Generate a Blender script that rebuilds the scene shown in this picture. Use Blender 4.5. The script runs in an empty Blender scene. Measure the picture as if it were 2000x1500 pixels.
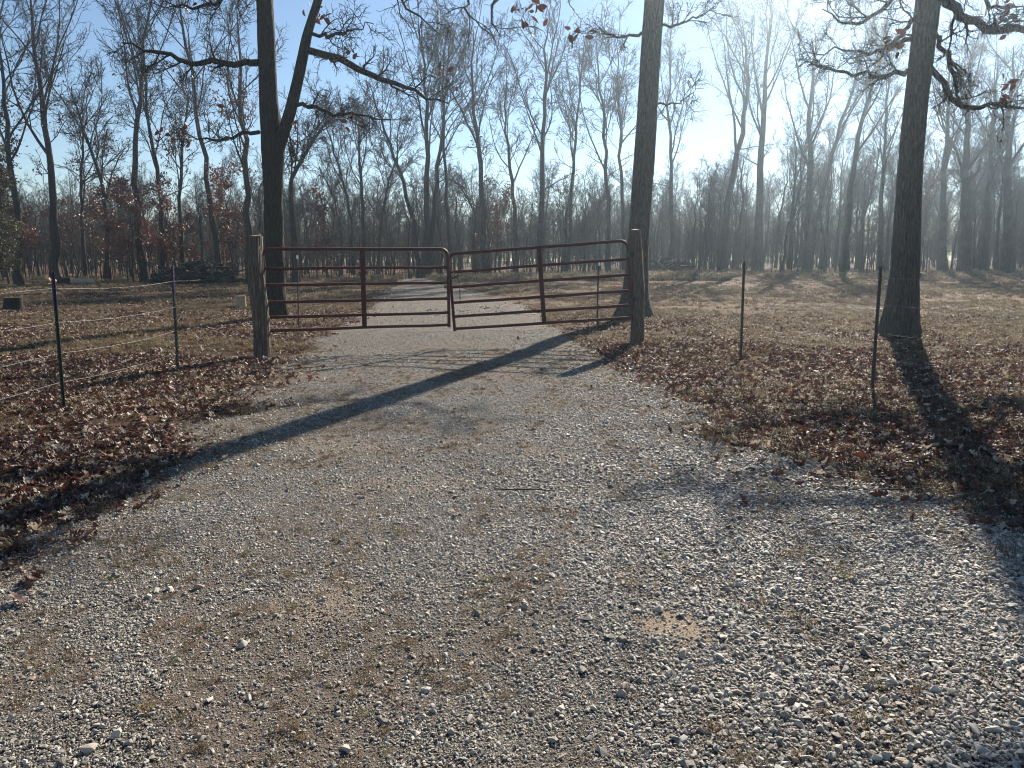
import bpy, bmesh, math, random
import numpy as np
from mathutils import Vector, Matrix, Euler, Quaternion

rad = math.radians
scene = bpy.context.scene
col = scene.collection

# ------------------------------------------------------------------ camera
CAM_H = 1.6; FPX = 1500.0; PITCH = 9.57
cd = bpy.data.cameras.new("camera"); cam = bpy.data.objects.new("camera", cd); col.objects.link(cam)
cd.sensor_width = 36; cd.lens = 36 * FPX / 2000; cd.clip_start = 0.05; cd.clip_end = 2000
cam.location = (0, 0, CAM_H); cam.rotation_euler = (rad(90 - PITCH), 0, 0)
scene.camera = cam

# ------------------------------------------------------------------ sky, sun, exposure
SUN_AZ, SUN_EL = 23.8, 30.0            # azimuth clockwise from +Y (towards +X)
world = bpy.data.worlds.new("World"); scene.world = world; world.use_nodes = True
wn = world.node_tree; wn.nodes.clear()
wo = wn.nodes.new("ShaderNodeOutputWorld"); wb = wn.nodes.new("ShaderNodeBackground")
sk = wn.nodes.new("ShaderNodeTexSky"); sk.sky_type = 'NISHITA'; sk.sun_disc = False
sk.sun_elevation = rad(SUN_EL); sk.sun_rotation = rad(SUN_AZ)
sk.altitude = 250; sk.air_density = 1.0; sk.dust_density = 0.03; sk.ozone_density = 2.6
wn.links.new(sk.outputs[0], wb.inputs[0]); wb.inputs[1].default_value = 0.052
wn.links.new(wb.outputs[0], wo.inputs[0])
sd = bpy.data.lights.new("sun", 'SUN'); sd.energy = 5.0; sd.angle = rad(0.5); sd.color = (1.0, 0.90, 0.76)
so = bpy.data.objects.new("sun", sd); col.objects.link(so)
a, e = rad(SUN_AZ), rad(SUN_EL)
to_sun = Vector((math.sin(a) * math.cos(e), math.cos(a) * math.cos(e), math.sin(e)))
so.rotation_euler = (-to_sun).to_track_quat('-Z', 'Y').to_euler(); so.location = (10, 20, 30)
scene.view_settings.view_transform = 'Standard'; scene.view_settings.look = 'None'
scene.view_settings.exposure = 1.25; scene.view_settings.gamma = 1.0
scene.view_settings.use_curve_mapping = False
scene.render.engine = 'CYCLES'
scene.cycles.max_bounces = 6; scene.cycles.diffuse_bounces = 2; scene.cycles.glossy_bounces = 2
scene.cycles.transmission_bounces = 2; scene.cycles.volume_bounces = 0
scene.cycles.caustics_reflective = False; scene.cycles.caustics_refractive = False
scene.cycles.use_denoising = True; scene.cycles.denoiser = 'OPENIMAGEDENOISE'; scene.cycles.denoising_input_passes = 'RGB_ALBEDO_NORMAL'; scene.cycles.denoising_prefilter = 'ACCURATE'
scene.cycles.pixel_filter_type = 'BLACKMAN_HARRIS'; scene.cycles.filter_width = 1.1

# ------------------------------------------------------------------ helpers: numbers
RNG = np.random.default_rng(7)
def _hash(ix, iy, seed):
    n = (ix * 374761393 + iy * 668265263 + seed * 2147483647 + 1013904223) & 0xFFFFFFFF
    n = ((n ^ (n >> 13)) * 1274126177) & 0xFFFFFFFF
    n = n ^ (n >> 16)
    return (n & 0xFFFFFF) / float(0xFFFFFF)
def vnoise(x, y, seed=0):
    x = np.asarray(x, float); y = np.asarray(y, float)
    ix = np.floor(x).astype(np.int64); iy = np.floor(y).astype(np.int64)
    fx = x - ix; fy = y - iy; fx = fx * fx * (3 - 2 * fx); fy = fy * fy * (3 - 2 * fy)
    a_ = _hash(ix, iy, seed); b_ = _hash(ix + 1, iy, seed); c_ = _hash(ix, iy + 1, seed); d_ = _hash(ix + 1, iy + 1, seed)
    return (a_ * (1 - fx) + b_ * fx) * (1 - fy) + (c_ * (1 - fx) + d_ * fx) * fy
def fbm(x, y, seed=0, octaves=3):
    s = 0; amp = 1; tot = 0
    for o in range(octaves):
        s = s + amp * vnoise(np.asarray(x) * 2 ** o, np.asarray(y) * 2 ** o, seed + 17 * o); tot += amp; amp *= .5
    return s / tot
def sstep(a_, b_, v):
    t = np.clip((np.asarray(v, float) - a_) / (b_ - a_), 0, 1); return t * t * (3 - 2 * t)
def ground_z(x, y):
    x = np.asarray(x, float); y = np.asarray(y, float)
    z = 0.13 * np.exp(-((x - 3.0) ** 2 / 5 + (y - 14) ** 2 / 7))
    z = z + 0.06 * np.exp(-((x - 3.0) ** 2 / 3 + (y - 19) ** 2 / 3)) + .05 * np.exp(-((x + 5.8) ** 2 / 3 + (y - 19.3) ** 2 / 3))
    z = z + 0.36 * sstep(28, 64, y) * sstep(-14, 14, x)
    z = z + 0.10 * np.exp(-((x + 1) ** 2 / 160 + (y - 46) ** 2 / 14)) + .10 * np.exp(-((x - 10) ** 2 / 60 + (y - 47) ** 2 / 16))
    far = sstep(2, 14, y)
    z = z + (fbm(x * .55, y * .55, 3) - .5) * (.02 + .07 * far) + (fbm(x * 2.1, y * 2.1, 9) - .5) * .018
    return z
SP, CP = math.sin(rad(PITCH)), math.cos(rad(PITCH))
def W(u, v, Y):
    """world point at distance Y (m along +Y) seen at photograph position u, v"""
    dx, dy = u - 1000, v - 750
    fy = FPX * CP - dy * SP; fz = -FPX * SP - dy * CP
    return Vector((dx / fy * Y, Y, CAM_H + fz / fy * Y))

# ------------------------------------------------------------------ helpers: objects
def tag(o, label=None, cat=None, group=None, kind=None):
    if label: o["label"] = label
    if cat: o["category"] = cat
    if group: o["group"] = group
    if kind: o["kind"] = kind
    return o
def link(o, parent=None):
    col.objects.link(o)
    if parent is not None: o.parent = parent
    return o
def empty(name, loc=(0, 0, 0), rz=0):
    o = bpy.data.objects.new(name, None); o.location = loc; o.rotation_euler = (0, 0, rz); o.empty_display_size = .2
    return link(o)
def mesh_np(name, V, F, mat, smooth=True):
    """V (n,3), F (m,k) all the same k"""
    V = np.asarray(V, np.float32); F = np.asarray(F, np.int32); k = F.shape[1]
    me = bpy.data.meshes.new(name)
    me.vertices.add(len(V)); me.vertices.foreach_set('co', V.ravel())
    me.loops.add(F.size); me.loops.foreach_set('vertex_index', F.ravel())
    me.polygons.add(len(F)); me.polygons.foreach_set('loop_start', np.arange(0, F.size, k, dtype=np.int32))
    me.polygons.foreach_set('loop_total', np.full(len(F), k, np.int32))
    if smooth: me.polygons.foreach_set('use_smooth', np.ones(len(F), bool))
    me.update(); me.validate()
    if mat: me.materials.append(mat)
    return me
def obj(name, me, parent=None, loc=None):
    o = bpy.data.objects.new(name, me)
    if loc is not None: o.location = loc
    return link(o, parent)
class MB:
    """collects faces for one mesh object"""
    def __init__(s): s.V = []; s.F = []; s.n = 0
    def add(s, V, F):
        V = np.asarray(V, float); s.V.append(V); s.F += [tuple(i + s.n for i in f) for f in F]; s.n += len(V)
    def box(s, c, size, M=None):
        hx, hy, hz = size[0] / 2, size[1] / 2, size[2] / 2
        P = [(-hx, -hy, -hz), (hx, -hy, -hz), (hx, hy, -hz), (-hx, hy, -hz), (-hx, -hy, hz), (hx, -hy, hz), (hx, hy, hz), (-hx, hy, hz)]
        P = [Vector(p) for p in P]
        if M is not None: P = [M @ p for p in P]
        s.add([tuple(Vector(c) + p) for p in P], [(0, 3, 2, 1), (4, 5, 6, 7), (0, 1, 5, 4), (1, 2, 6, 5), (2, 3, 7, 6), (3, 0, 4, 7)])
    def tube(s, pts, r, k=8, caps=True):
        pts = [Vector(p) for p in pts]; n = len(pts)
        rs = r if hasattr(r, '__len__') else [r] * n
        V = []; prev = None
        for i, p in enumerate(pts):
            t = (pts[min(i + 1, n - 1)] - pts[max(i - 1, 0)]).normalized()
            if prev is None:
                ref = Vector((0, 0, 1)) if abs(t.z) < .9 else Vector((1, 0, 0)); u = t.cross(ref).normalized()
            else:
                u = (prev - t * prev.dot(t)).normalized()
            prev = u; w = t.cross(u)
            for j in range(k):
                an = 2 * math.pi * j / k; V.append(tuple(p + (u * math.cos(an) + w * math.sin(an)) * rs[i]))
        F = [(i * k + j, i * k + (j + 1) % k, (i + 1) * k + (j + 1) % k, (i + 1) * k + j) for i in range(n - 1) for j in range(k)]
        s.add(V, F)
        if caps: s.add(V[:k], [tuple(range(k - 1, -1, -1))]); s.add(V[-k:], [tuple(range(k))])
    def mesh(s, name, mat, smooth=True):
        me = bpy.data.meshes.new(name); me.from_pydata(np.concatenate(s.V).tolist(), [], s.F)
        if smooth:
            me.polygons.foreach_set('use_smooth', [len(p.vertices) < 6 for p in me.polygons])
        me.update()
        if mat: me.materials.append(mat)
        return me
    def build(s, name, mat, parent=None, loc=None, smooth=True): return obj(name, s.mesh(name, mat, smooth), parent, loc)

# ------------------------------------------------------------------ materials
def new_mat(name):
    m = bpy.data.materials.new(name); m.use_nodes = True; nt = m.node_tree; nt.nodes.clear()
    out = nt.nodes.new("ShaderNodeOutputMaterial"); bs = nt.nodes.new("ShaderNodeBsdfPrincipled")
    nt.links.new(bs.outputs[0], out.inputs[0]); return m, nt, bs, out
def N(nt, t, **kw):
    n = nt.nodes.new(t)
    for k_, v in kw.items(): setattr(n, k_, v)
    return n
def ramp(nt, fac, stops, interp='LINEAR'):
    r = nt.nodes.new("ShaderNodeValToRGB"); r.color_ramp.interpolation = interp
    el = r.color_ramp.elements
    while len(el) < len(stops): el.new(.5)
    for i, (p, c) in enumerate(stops): el[i].position = p; el[i].color = (*c, 1)
    nt.links.new(fac, r.inputs[0]); return r.outputs[0]
def coords(nt, scale=(1, 1, 1), kind='Object'):
    tc = nt.nodes.new("ShaderNodeTexCoord"); mp = nt.nodes.new("ShaderNodeMapping")
    mp.inputs['Scale'].default_value = scale; nt.links.new(tc.outputs[kind], mp.inputs[0]); return mp.outputs[0]
def noise(nt, vec, scale, detail=4, rough=.6):
    n = nt.nodes.new("ShaderNodeTexNoise"); n.inputs['Scale'].default_value = scale
    n.inputs['Detail'].default_value = detail; n.inputs['Roughness'].default_value = rough
    nt.links.new(vec, n.inputs[0]); return n.outputs[0]
def voro(nt, vec, scale, feature='F1', out='Distance'):
    n = nt.nodes.new("ShaderNodeTexVoronoi"); n.feature = feature; n.inputs['Scale'].default_value = scale
    nt.links.new(vec, n.inputs[0]); return n.outputs[out]
def mix(nt, fac, a_, b_, mode='MIX'):
    m = nt.nodes.new("ShaderNodeMix"); m.data_type = 'RGBA'; m.blend_type = mode
    for s_, v in ((m.inputs[0], fac), (m.inputs[6], a_), (m.inputs[7], b_)):
        if isinstance(v, (int, float)): s_.default_value = v
        elif isinstance(v, tuple): s_.default_value = (*v, 1)
        else: nt.links.new(v, s_)
    return m.outputs[2]
def mth(nt, op, a_, b_=None, clamp=False):
    m = nt.nodes.new("ShaderNodeMath"); m.operation = op; m.use_clamp = clamp
    for i, v in enumerate((a_, b_)):
        if v is None: continue
        if isinstance(v, (int, float)): m.inputs[i].default_value = v
        else: nt.links.new(v, m.inputs[i])
    return m.outputs[0]
def bump(nt, bs, h, strength=.5, dist=.02):
    b = nt.nodes.new("ShaderNodeBump"); b.inputs['Strength'].default_value = strength; b.inputs['Distance'].default_value = dist
    nt.links.new(h, b.inputs['Height']); nt.links.new(b.outputs[0], bs.inputs['Normal'])
def spec(bs, rough, sp=.4):
    bs.inputs['Roughness'].default_value = rough; bs.inputs['Specular IOR Level'].default_value = sp

def bark_mat(name, dark, light, sc=1.0, bstr=.8, moss=None):
    m, nt, bs, out = new_mat(name)
    v = coords(nt, (9 * sc, 9 * sc, 1.6 * sc)); v2 = coords(nt)
    n1 = noise(nt, v, 1.6, 6, .7); vo = voro(nt, v, 1.3, 'DISTANCE_TO_EDGE')
    plates = ramp(nt, vo, [(0.0, (0, 0, 0)), (0.25, (1, 1, 1))])
    c = ramp(nt, n1, [(.3, dark), (.7, light)])
    c = mix(nt, mth(nt, 'MULTIPLY', ramp(nt, vo, [(0, (1, 1, 1)), (.12, (0, 0, 0))]), .4), c, tuple(x * .35 for x in dark))
    big = noise(nt, v2, 1.1, 3)
    c = mix(nt, ramp(nt, big, [(.45, (0, 0, 0)), (.7, (.5, .5, .5))]), c, moss or light)
    nt.links.new(c, bs.inputs['Base Color']); spec(bs, .9, .15)
    bump(nt, bs, mth(nt, 'ADD', plates, mth(nt, 'MULTIPLY', n1, .8)), bstr, .03)
    return m
M_bark = bark_mat("oak_bark", (.052, .045, .038), (.19, .170, .148), 2.0, 1.0, (.10, .104, .084))  # lightened to stand in for the glare veiling the right-hand trunks
M_bark_shaded = bark_mat("shaded_oak_bark", (.030, .025, .021), (.080, .068, .056), 2.3, .8, (.07, .074, .058))  # same oak bark darkened: left oak's unveiled shade side put into the colour
M_bark_far = bark_mat("forest_bark", (.028, .023, .019), (.070, .060, .051), .6, .5, (.09, .092, .075))
M_twig = bark_mat("twig_bark", (.040, .032, .026), (.090, .074, .060), 1.0, .2)
M_post = bark_mat("weathered_post_wood", (.075, .058, .046), (.27, .23, .185), 2.0, 1.0, (.19, .175, .15))

def simple(name, c, rough=.7, sp=.3, metal=0.0, var=.25, scale=20):
    m, nt, bs, out = new_mat(name)
    n1 = noise(nt, coords(nt), scale, 5)
    cc = ramp(nt, n1, [(.25, tuple(x * (1 - var) for x in c)), (.75, tuple(min(1, x * (1 + var)) for x in c))])
    nt.links.new(cc, bs.inputs['Base Color']); spec(bs, rough, sp); bs.inputs['Metallic'].default_value = metal
    bump(nt, bs, n1, .15, .005)
    return m
M_cutwood = simple("cut_wood", (.42, .31, .19), .8, .2)
M_splinter = simple("bare_splintered_wood", (.46, .39, .29), .8, .2)
M_wire = simple("galvanised_wire", (.20, .195, .185), .6, .3, .4)
M_chain = simple("steel_chain", (.07, .065, .06), .5, .4, .6)
M_lock = simple("brass_padlock", (.25, .18, .09), .4, .5, .8)
M_insul = simple("white_plastic", (.75, .75, .72), .4)
M_char = simple("charred_dark_wood", (.035, .031, .028), .9, .2)
M_log = simple("split_log_wood", (.52, .36, .22), .85, .2, 0, .4)

# gate paint: worn maroon with rust
def gate_mat():
    m, nt, bs, out = new_mat("maroon_gate_paint")
    v = coords(nt); n1 = noise(nt, v, 14, 6, .7); n2 = noise(nt, v, 60, 4)
    c = ramp(nt, n1, [(.32, (.050, .016, .016)), (.56, (.085, .024, .023)), (.66, (.11, .050, .028)), (.72, (.07, .030, .022))])
    c = mix(nt, mth(nt, 'MULTIPLY', n2, .3), c, (.09, .035, .03))
    nt.links.new(c, bs.inputs['Base Color']); spec(bs, .5, .3)
    nt.links.new(ramp(nt, n1, [(.4, (.5, .5, .5)), (.75, (.8, .8, .8))]), bs.inputs['Roughness'])
    bump(nt, bs, n2, .15, .003); return m
M_gate = gate_mat()
M_green = simple("dark_green_paint", (.016, .034, .025), .45, .4)
M_purple = simple("purple_marking_paint", (.030, .021, .062), .5, .35)
M_dark = simple("dark_steel_paint", (.035, .042, .040), .5, .4)

def inst_random(nt):
    oi = nt.nodes.new("ShaderNodeObjectInfo"); return oi.outputs['Random']
def stone_mat():
    m, nt, bs, out = new_mat("limestone")
    r = inst_random(nt); v = coords(nt)
    c = ramp(nt, r, [(0, (.13, .12, .105)), (.2, (.25, .232, .205)), (.5, (.41, .385, .335)), (.78, (.50, .465, .40)), (.83, (.40, .30, .22)), (.87, (.28, .21, .16)), (1, (.66, .62, .53))])
    n1 = noise(nt, v, 60, 4); c = mix(nt, .5, c, ramp(nt, n1, [(.3, (.55, .55, .55)), (.7, (1, 1, 1))]), 'MULTIPLY')
    nt.links.new(c, bs.inputs['Base Color']); spec(bs, .62, .45); bump(nt, bs, n1, .5, .004); return m
M_stone = stone_mat()
def leaf_mat(name, stops, glossy=.55):
    m, nt, bs, out = new_mat(name)
    r = inst_random(nt); v = coords(nt)
    c = ramp(nt, r, stops)
    n1 = noise(nt, v, 30, 4); c = mix(nt, .6, c, ramp(nt, n1, [(.3, (.5, .45, .42)), (.7, (1, 1, 1))]), 'MULTIPLY')
    nt.links.new(c, bs.inputs['Base Color']); spec(bs, glossy, .5)
    tr = nt.nodes.new("ShaderNodeBsdfTranslucent"); nt.links.new(c, tr.inputs[0])
    ms = nt.nodes.new("ShaderNodeMixShader"); ms.inputs[0].default_value = .22
    nt.links.new(bs.outputs[0], ms.inputs[1]); nt.links.new(tr.outputs[0], ms.inputs[2]); nt.links.new(ms.outputs[0], out.inputs[0])
    bump(nt, bs, n1, .3, .004); return m
M_leaf = leaf_mat("dead_oak_leaf", [(0, (.045, .020, .016)), (.35, (.085, .036, .026)), (.55, (.125, .048, .032)), (.60, (.22, .055, .028)), (.66, (.11, .058, .040)), (.86, (.20, .12, .078)), (.88, (.50, .40, .28)), (1, (.72, .63, .48))])
M_hang = leaf_mat("clinging_brown_leaf", [(0, (.10, .035, .022)), (1, (.19, .065, .035))])
M_grass = leaf_mat("dry_grass_blade", [(0, (.12, .085, .045)), (.5, (.24, .17, .095)), (.85, (.34, .26, .15)), (1, (.15, .17, .06))], .6)
M_cedar = leaf_mat("cedar_needles", [(0, (.07, .065, .032)), (1, (.11, .10, .05))], .7)

def ground_mat():
    m, nt, bs, out = new_mat("leafy_turf")
    v = coords(nt); n1 = noise(nt, v, .35, 5); n2 = noise(nt, v, 9, 6, .7); n3 = noise(nt, v, 55, 4, .7)
    sep = nt.nodes.new("ShaderNodeSeparateXYZ"); nt.links.new(v, sep.inputs[0])
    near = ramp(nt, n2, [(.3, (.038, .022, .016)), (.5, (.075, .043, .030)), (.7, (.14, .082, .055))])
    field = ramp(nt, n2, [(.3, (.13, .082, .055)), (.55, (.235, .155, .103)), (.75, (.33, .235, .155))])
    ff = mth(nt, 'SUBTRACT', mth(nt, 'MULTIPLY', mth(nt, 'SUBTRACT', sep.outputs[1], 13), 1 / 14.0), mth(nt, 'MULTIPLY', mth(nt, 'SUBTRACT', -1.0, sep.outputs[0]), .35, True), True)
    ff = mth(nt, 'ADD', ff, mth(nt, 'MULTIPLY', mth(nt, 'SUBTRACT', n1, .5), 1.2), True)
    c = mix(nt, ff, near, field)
    c = mix(nt, ramp(nt, noise(nt, v, .8, 4), [(.56, (0, 0, 0)), (.68, (.45, .45, .45))]), c, (.10, .105, .05))
    c = mix(nt, .7, c, ramp(nt, n3, [(.3, (.45, .42, .4)), (.7, (1, 1, 1))]), 'MULTIPLY')
    c = mix(nt, .7, c, ramp(nt, noise(nt, v, 2.2, 6, .75), [(.36, (.45, .42, .40)), (.6, (1, 1, 1))]), 'MULTIPLY')
    nt.links.new(c, bs.inputs['Base Color']); spec(bs, .95, .1)
    bump(nt, bs, mth(nt, 'ADD', n2, mth(nt, 'MULTIPLY', n3, .5)), 1.0, .05); return m
M_ground = ground_mat()
def gravel_mat():
    m, nt, bs, out = new_mat("gravel_grit")
    v = coords(nt); vr = voro(nt, v, 150, 'F1', 'Color'); vd = voro(nt, v, 150); n2 = noise(nt, v, 4, 6, .7)
    sp_ = nt.nodes.new("ShaderNodeSeparateColor"); nt.links.new(vr, sp_.inputs[0])
    c = ramp(nt, sp_.outputs[0], [(0, (.09, .082, .07)), (.55, (.23, .212, .182)), (1, (.44, .41, .35))])
    c = mix(nt, ramp(nt, vd, [(.3, (0, 0, 0)), (.75, (1, 1, 1))]), c, (.05, .040, .030))
    at = nt.nodes.new("ShaderNodeAttribute"); at.attribute_name = "brown"
    br = mth(nt, 'ADD', at.outputs['Fac'], mth(nt, 'MULTIPLY', mth(nt, 'SUBTRACT', n2, .5), .9), True)
    c = mix(nt, .5, c, ramp(nt, noise(nt, v, 14, 5, .8), [(.35, (.35, .33, .30)), (.62, (1, 1, 1))]), 'MULTIPLY')
    c = mix(nt, ramp(nt, br, [(.35, (0, 0, 0)), (.65, (1, 1, 1))]), c, mix(nt, noise(nt, v, 45, 3), (.072, .056, .045), (.185, .152, .120)))
    sa = nt.nodes.new("ShaderNodeAttribute"); sa.attribute_name = "sand"
    c = mix(nt, mth(nt, 'MULTIPLY', sa.outputs['Fac'], .85), c, mix(nt, n2, (.30, .22, .15), (.40, .31, .22)))
    nt.links.new(c, bs.inputs['Base Color']); spec(bs, .9, .2)
    bump(nt, bs, mth(nt, 'ADD', mth(nt, 'SUBTRACT', 1.0, vd), mth(nt, 'MULTIPLY', noise(nt, v, 38, 5, .75), 2.2)), 1.0, .008); return m
M_gravel = gravel_mat()

# ------------------------------------------------------------------ the driveway's plan
DL = np.array([(-6, -9), (1.5, -9), (2.6, -3.6), (3.8, -2.75), (5.9, -2.8), (10.3, -3.5), (15, -3.9), (21.6, -4.2), (31, -5.4), (46, -7.0), (52, -8.2)], float)
DR = np.array([(-6, 10), (2.0, 10), (3.0, 4.6), (4.36, 3.05), (5.43, 2.5), (6.35, 2.15), (8.8, 1.75), (12.5, 1.5), (17, .95), (23.7, .6), (31, -1.0), (39, -2.6), (52, -6.4)], float)
def drive_edges(y):
    w = .55 * (fbm(np.asarray(y) * .9, np.asarray(y) * 0 + 5, 21) - .5) + .3 * (vnoise(np.asarray(y) * 3.1, np.asarray(y) * 0 + 2, 5) - .5)
    w2 = .55 * (fbm(np.asarray(y) * .9, np.asarray(y) * 0 + 9, 33) - .5) + .3 * (vnoise(np.asarray(y) * 3.3, np.asarray(y) * 0 + 7, 8) - .5)
    return np.interp(y, DL[:, 0], DL[:, 1]) + w, np.interp(y, DR[:, 0], DR[:, 1]) + w2
def drive_in(x, y):
    """metres inside the drive's edge (negative outside)"""
    l, r = drive_edges(y)
    d = np.minimum(x - l, r - x); return np.where((y > 51) | (y < -6), -5, d)
def brown_at(x, y):
    b = (fbm(x * .8 + .3 * y, y * .6, 41, 3) - .54) * .55 + (fbm(x * 4.2 + .4 * y, y * 2.6, 43, 3) - .5) * 1.15
    b = b + .04 * np.exp(-((x + .9 - .03 * y) ** 2) / .5) * sstep(1, 4, y) * (1 - sstep(9, 13, y)) + .10 * sstep(16, 24, y)      # hump between the wheel tracks
    b = b + .45 * sstep(1.0, 0, drive_in(x, y)) + .14 * np.exp(-((x + 2.0) ** 2 / .8 + (y - 8.5) ** 2 / 9)) + .22 * np.exp(-((x + 1.9) ** 2 / .35 + (y - 3.6) ** 2 / .8)) + .12 * np.exp(-((x - .1) ** 2 / .05 + (y - 3.0) ** 2 / 3))
    b = b + .03 * sstep(.4, 2.2, x)
    b = b - .5 * np.exp(-((x - .72) ** 2 / .12 + (y - 3.05) ** 2 / .03)); return np.clip(b * 3.3 + .38, 0, 1)

# ------------------------------------------------------------------ ground and driveway sheets
def axis(a_, fine, ext, step, growth):
    v = list(np.arange(-a_, fine + 1e-6, step)); s = step
    while v[-1] < ext: s *= growth; v.append(v[-1] + s)
    return np.array(v)
px_ = axis(0, 14, 170, .17, 1.09); GX = np.concatenate([-px_[:0:-1], px_])
GY = axis(4, 22, 165, .17, 1.045); GYn = -4 - np.cumsum(.17 * 1.25 ** np.arange(1, 17)); GY = np.concatenate([GYn[::-1], GY])
def grid_mesh(name, X, Y, Z, mat):
    ny, nx = X.shape
    V = np.stack([X, Y, Z], -1).reshape(-1, 3)
    i = np.arange(ny - 1)[:, None] * nx + np.arange(nx - 1)[None]
    F = np.stack([i, i + 1, i + nx + 1, i + nx], -1).reshape(-1, 4)
    return mesh_np(name, V, F, mat)
XX, YY = np.meshgrid(GX, GY)
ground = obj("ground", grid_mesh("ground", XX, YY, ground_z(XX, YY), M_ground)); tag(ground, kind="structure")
ds = np.concatenate([np.arange(-5.8, 24, .12), np.arange(24, 51, .4)]); ss = np.linspace(0, 1, 72)
dl, dr = drive_edges(ds)
DX = dl[:, None] * (1 - ss) + dr[:, None] * ss; DY = np.repeat(ds[:, None], len(ss), 1)
edge = np.minimum(DX - dl[:, None], dr[:, None] - DX)
DZ = ground_z(DX, DY) - .012 + .030 * sstep(0, .35, edge)
drive = obj("gravel_driveway", grid_mesh("gravel_driveway", DX, DY, DZ, M_gravel)); tag(drive, kind="structure")
at = drive.data.attributes.new("brown", 'FLOAT', 'POINT'); at.data.foreach_set('value', brown_at(DX, DY).ravel().astype(np.float32))
def sand_at(x, y):
    s_ = 0
    for (cx, cy, rx, ry, w) in ((.70, 3.08, .22, .22, 1), (-.75, 5.1, .55, .35, .3), (-1.6, 6.3, .5, .35, .3), (.25, 5.9, .3, .25, .3), (-.9, 3.3, .25, .2, .5)):
        q = ((x - cx) / rx) ** 2 + ((y - cy) / ry) ** 2 + (fbm(x * 5, y * 5, 12) - .5) * 1.6; s_ = s_ + w * sstep(1.3, .2, q)
    return np.clip(s_, 0, 1)
at = drive.data.attributes.new("sand", 'FLOAT', 'POINT'); at.data.foreach_set('value', sand_at(DX, DY).ravel().astype(np.float32))
def drive_z(x, y): return ground_z(x, y) - .012 + .030 * sstep(0, .35, drive_in(x, y))
def surf_z(x, y): return np.where(drive_in(x, y) > .15, drive_z(x, y), ground_z(x, y))

# ------------------------------------------------------------------ scattering
def scatter(name, sources, P, Rot, Scl, Idx, label, cat):
    """one stuff object: instances of the real objects in sources on points"""
    me = bpy.data.meshes.new(name); me.vertices.add(len(P)); me.vertices.foreach_set('co', np.asarray(P, np.float32).ravel())
    for nm, arr in (("rot", Rot), ("scl", Scl)):
        a_ = me.attributes.new(nm, 'FLOAT_VECTOR', 'POINT'); a_.data.foreach_set('vector', np.asarray(arr, np.float32).ravel())
    a_ = me.attributes.new("idx", 'INT', 'POINT'); a_.data.foreach_set('value', np.asarray(Idx, np.int32)); me.update()
    o = obj(name, me); tag(o, label, cat, None, "stuff")
    ng = bpy.data.node_groups.new(name + "_scatter", 'GeometryNodeTree')
    ng.interface.new_socket("Geometry", in_out='INPUT', socket_type='NodeSocketGeometry')
    ng.interface.new_socket("Geometry", in_out='OUTPUT', socket_type='NodeSocketGeometry')
    gi = ng.nodes.new('NodeGroupInput'); go = ng.nodes.new('NodeGroupOutput')
    ip = ng.nodes.new('GeometryNodeInstanceOnPoints'); ip.inputs['Pick Instance'].default_value = True
    join = ng.nodes.new('GeometryNodeJoinGeometry')
    for s_ in sources:
        grp = s_ if isinstance(s_, (list, tuple)) else [s_]
        gj = ng.nodes.new('GeometryNodeJoinGeometry')
        for q in grp:
            oi = ng.nodes.new('GeometryNodeObjectInfo'); oi.transform_space = 'ORIGINAL'; oi.inputs['Object'].default_value = q
            ng.links.new(oi.outputs['Geometry'], gj.inputs[0])
        g2 = ng.nodes.new('GeometryNodeGeometryToInstance'); ng.links.new(gj.outputs[0], g2.inputs[0]); ng.links.new(g2.outputs[0], join.inputs[0])
    ng.links.new(join.outputs[0], ip.inputs['Instance']); ng.links.new(gi.outputs[0], ip.inputs['Points'])
    def na(nm, dt):
        n = ng.nodes.new('GeometryNodeInputNamedAttribute'); n.data_type = dt; n.inputs['Name'].default_value = nm; return n.outputs[0]
    er = ng.nodes.new('FunctionNodeEulerToRotation'); ng.links.new(na("rot", 'FLOAT_VECTOR'), er.inputs[0])
    ng.links.new(er.outputs[0], ip.inputs['Rotation']); ng.links.new(na("scl", 'FLOAT_VECTOR'), ip.inputs['Scale'])
    ng.links.new(na("idx", 'INT'), ip.inputs['Instance Index']); ng.links.new(ip.outputs[0], go.inputs[0])
    md = o.modifiers.new("scatter", 'NODES'); md.node_group = ng
    return o
def rnd_points(n, x0, x1, y0, y1): return RNG.uniform(x0, x1, n), RNG.uniform(y0, y1, n)

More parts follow.
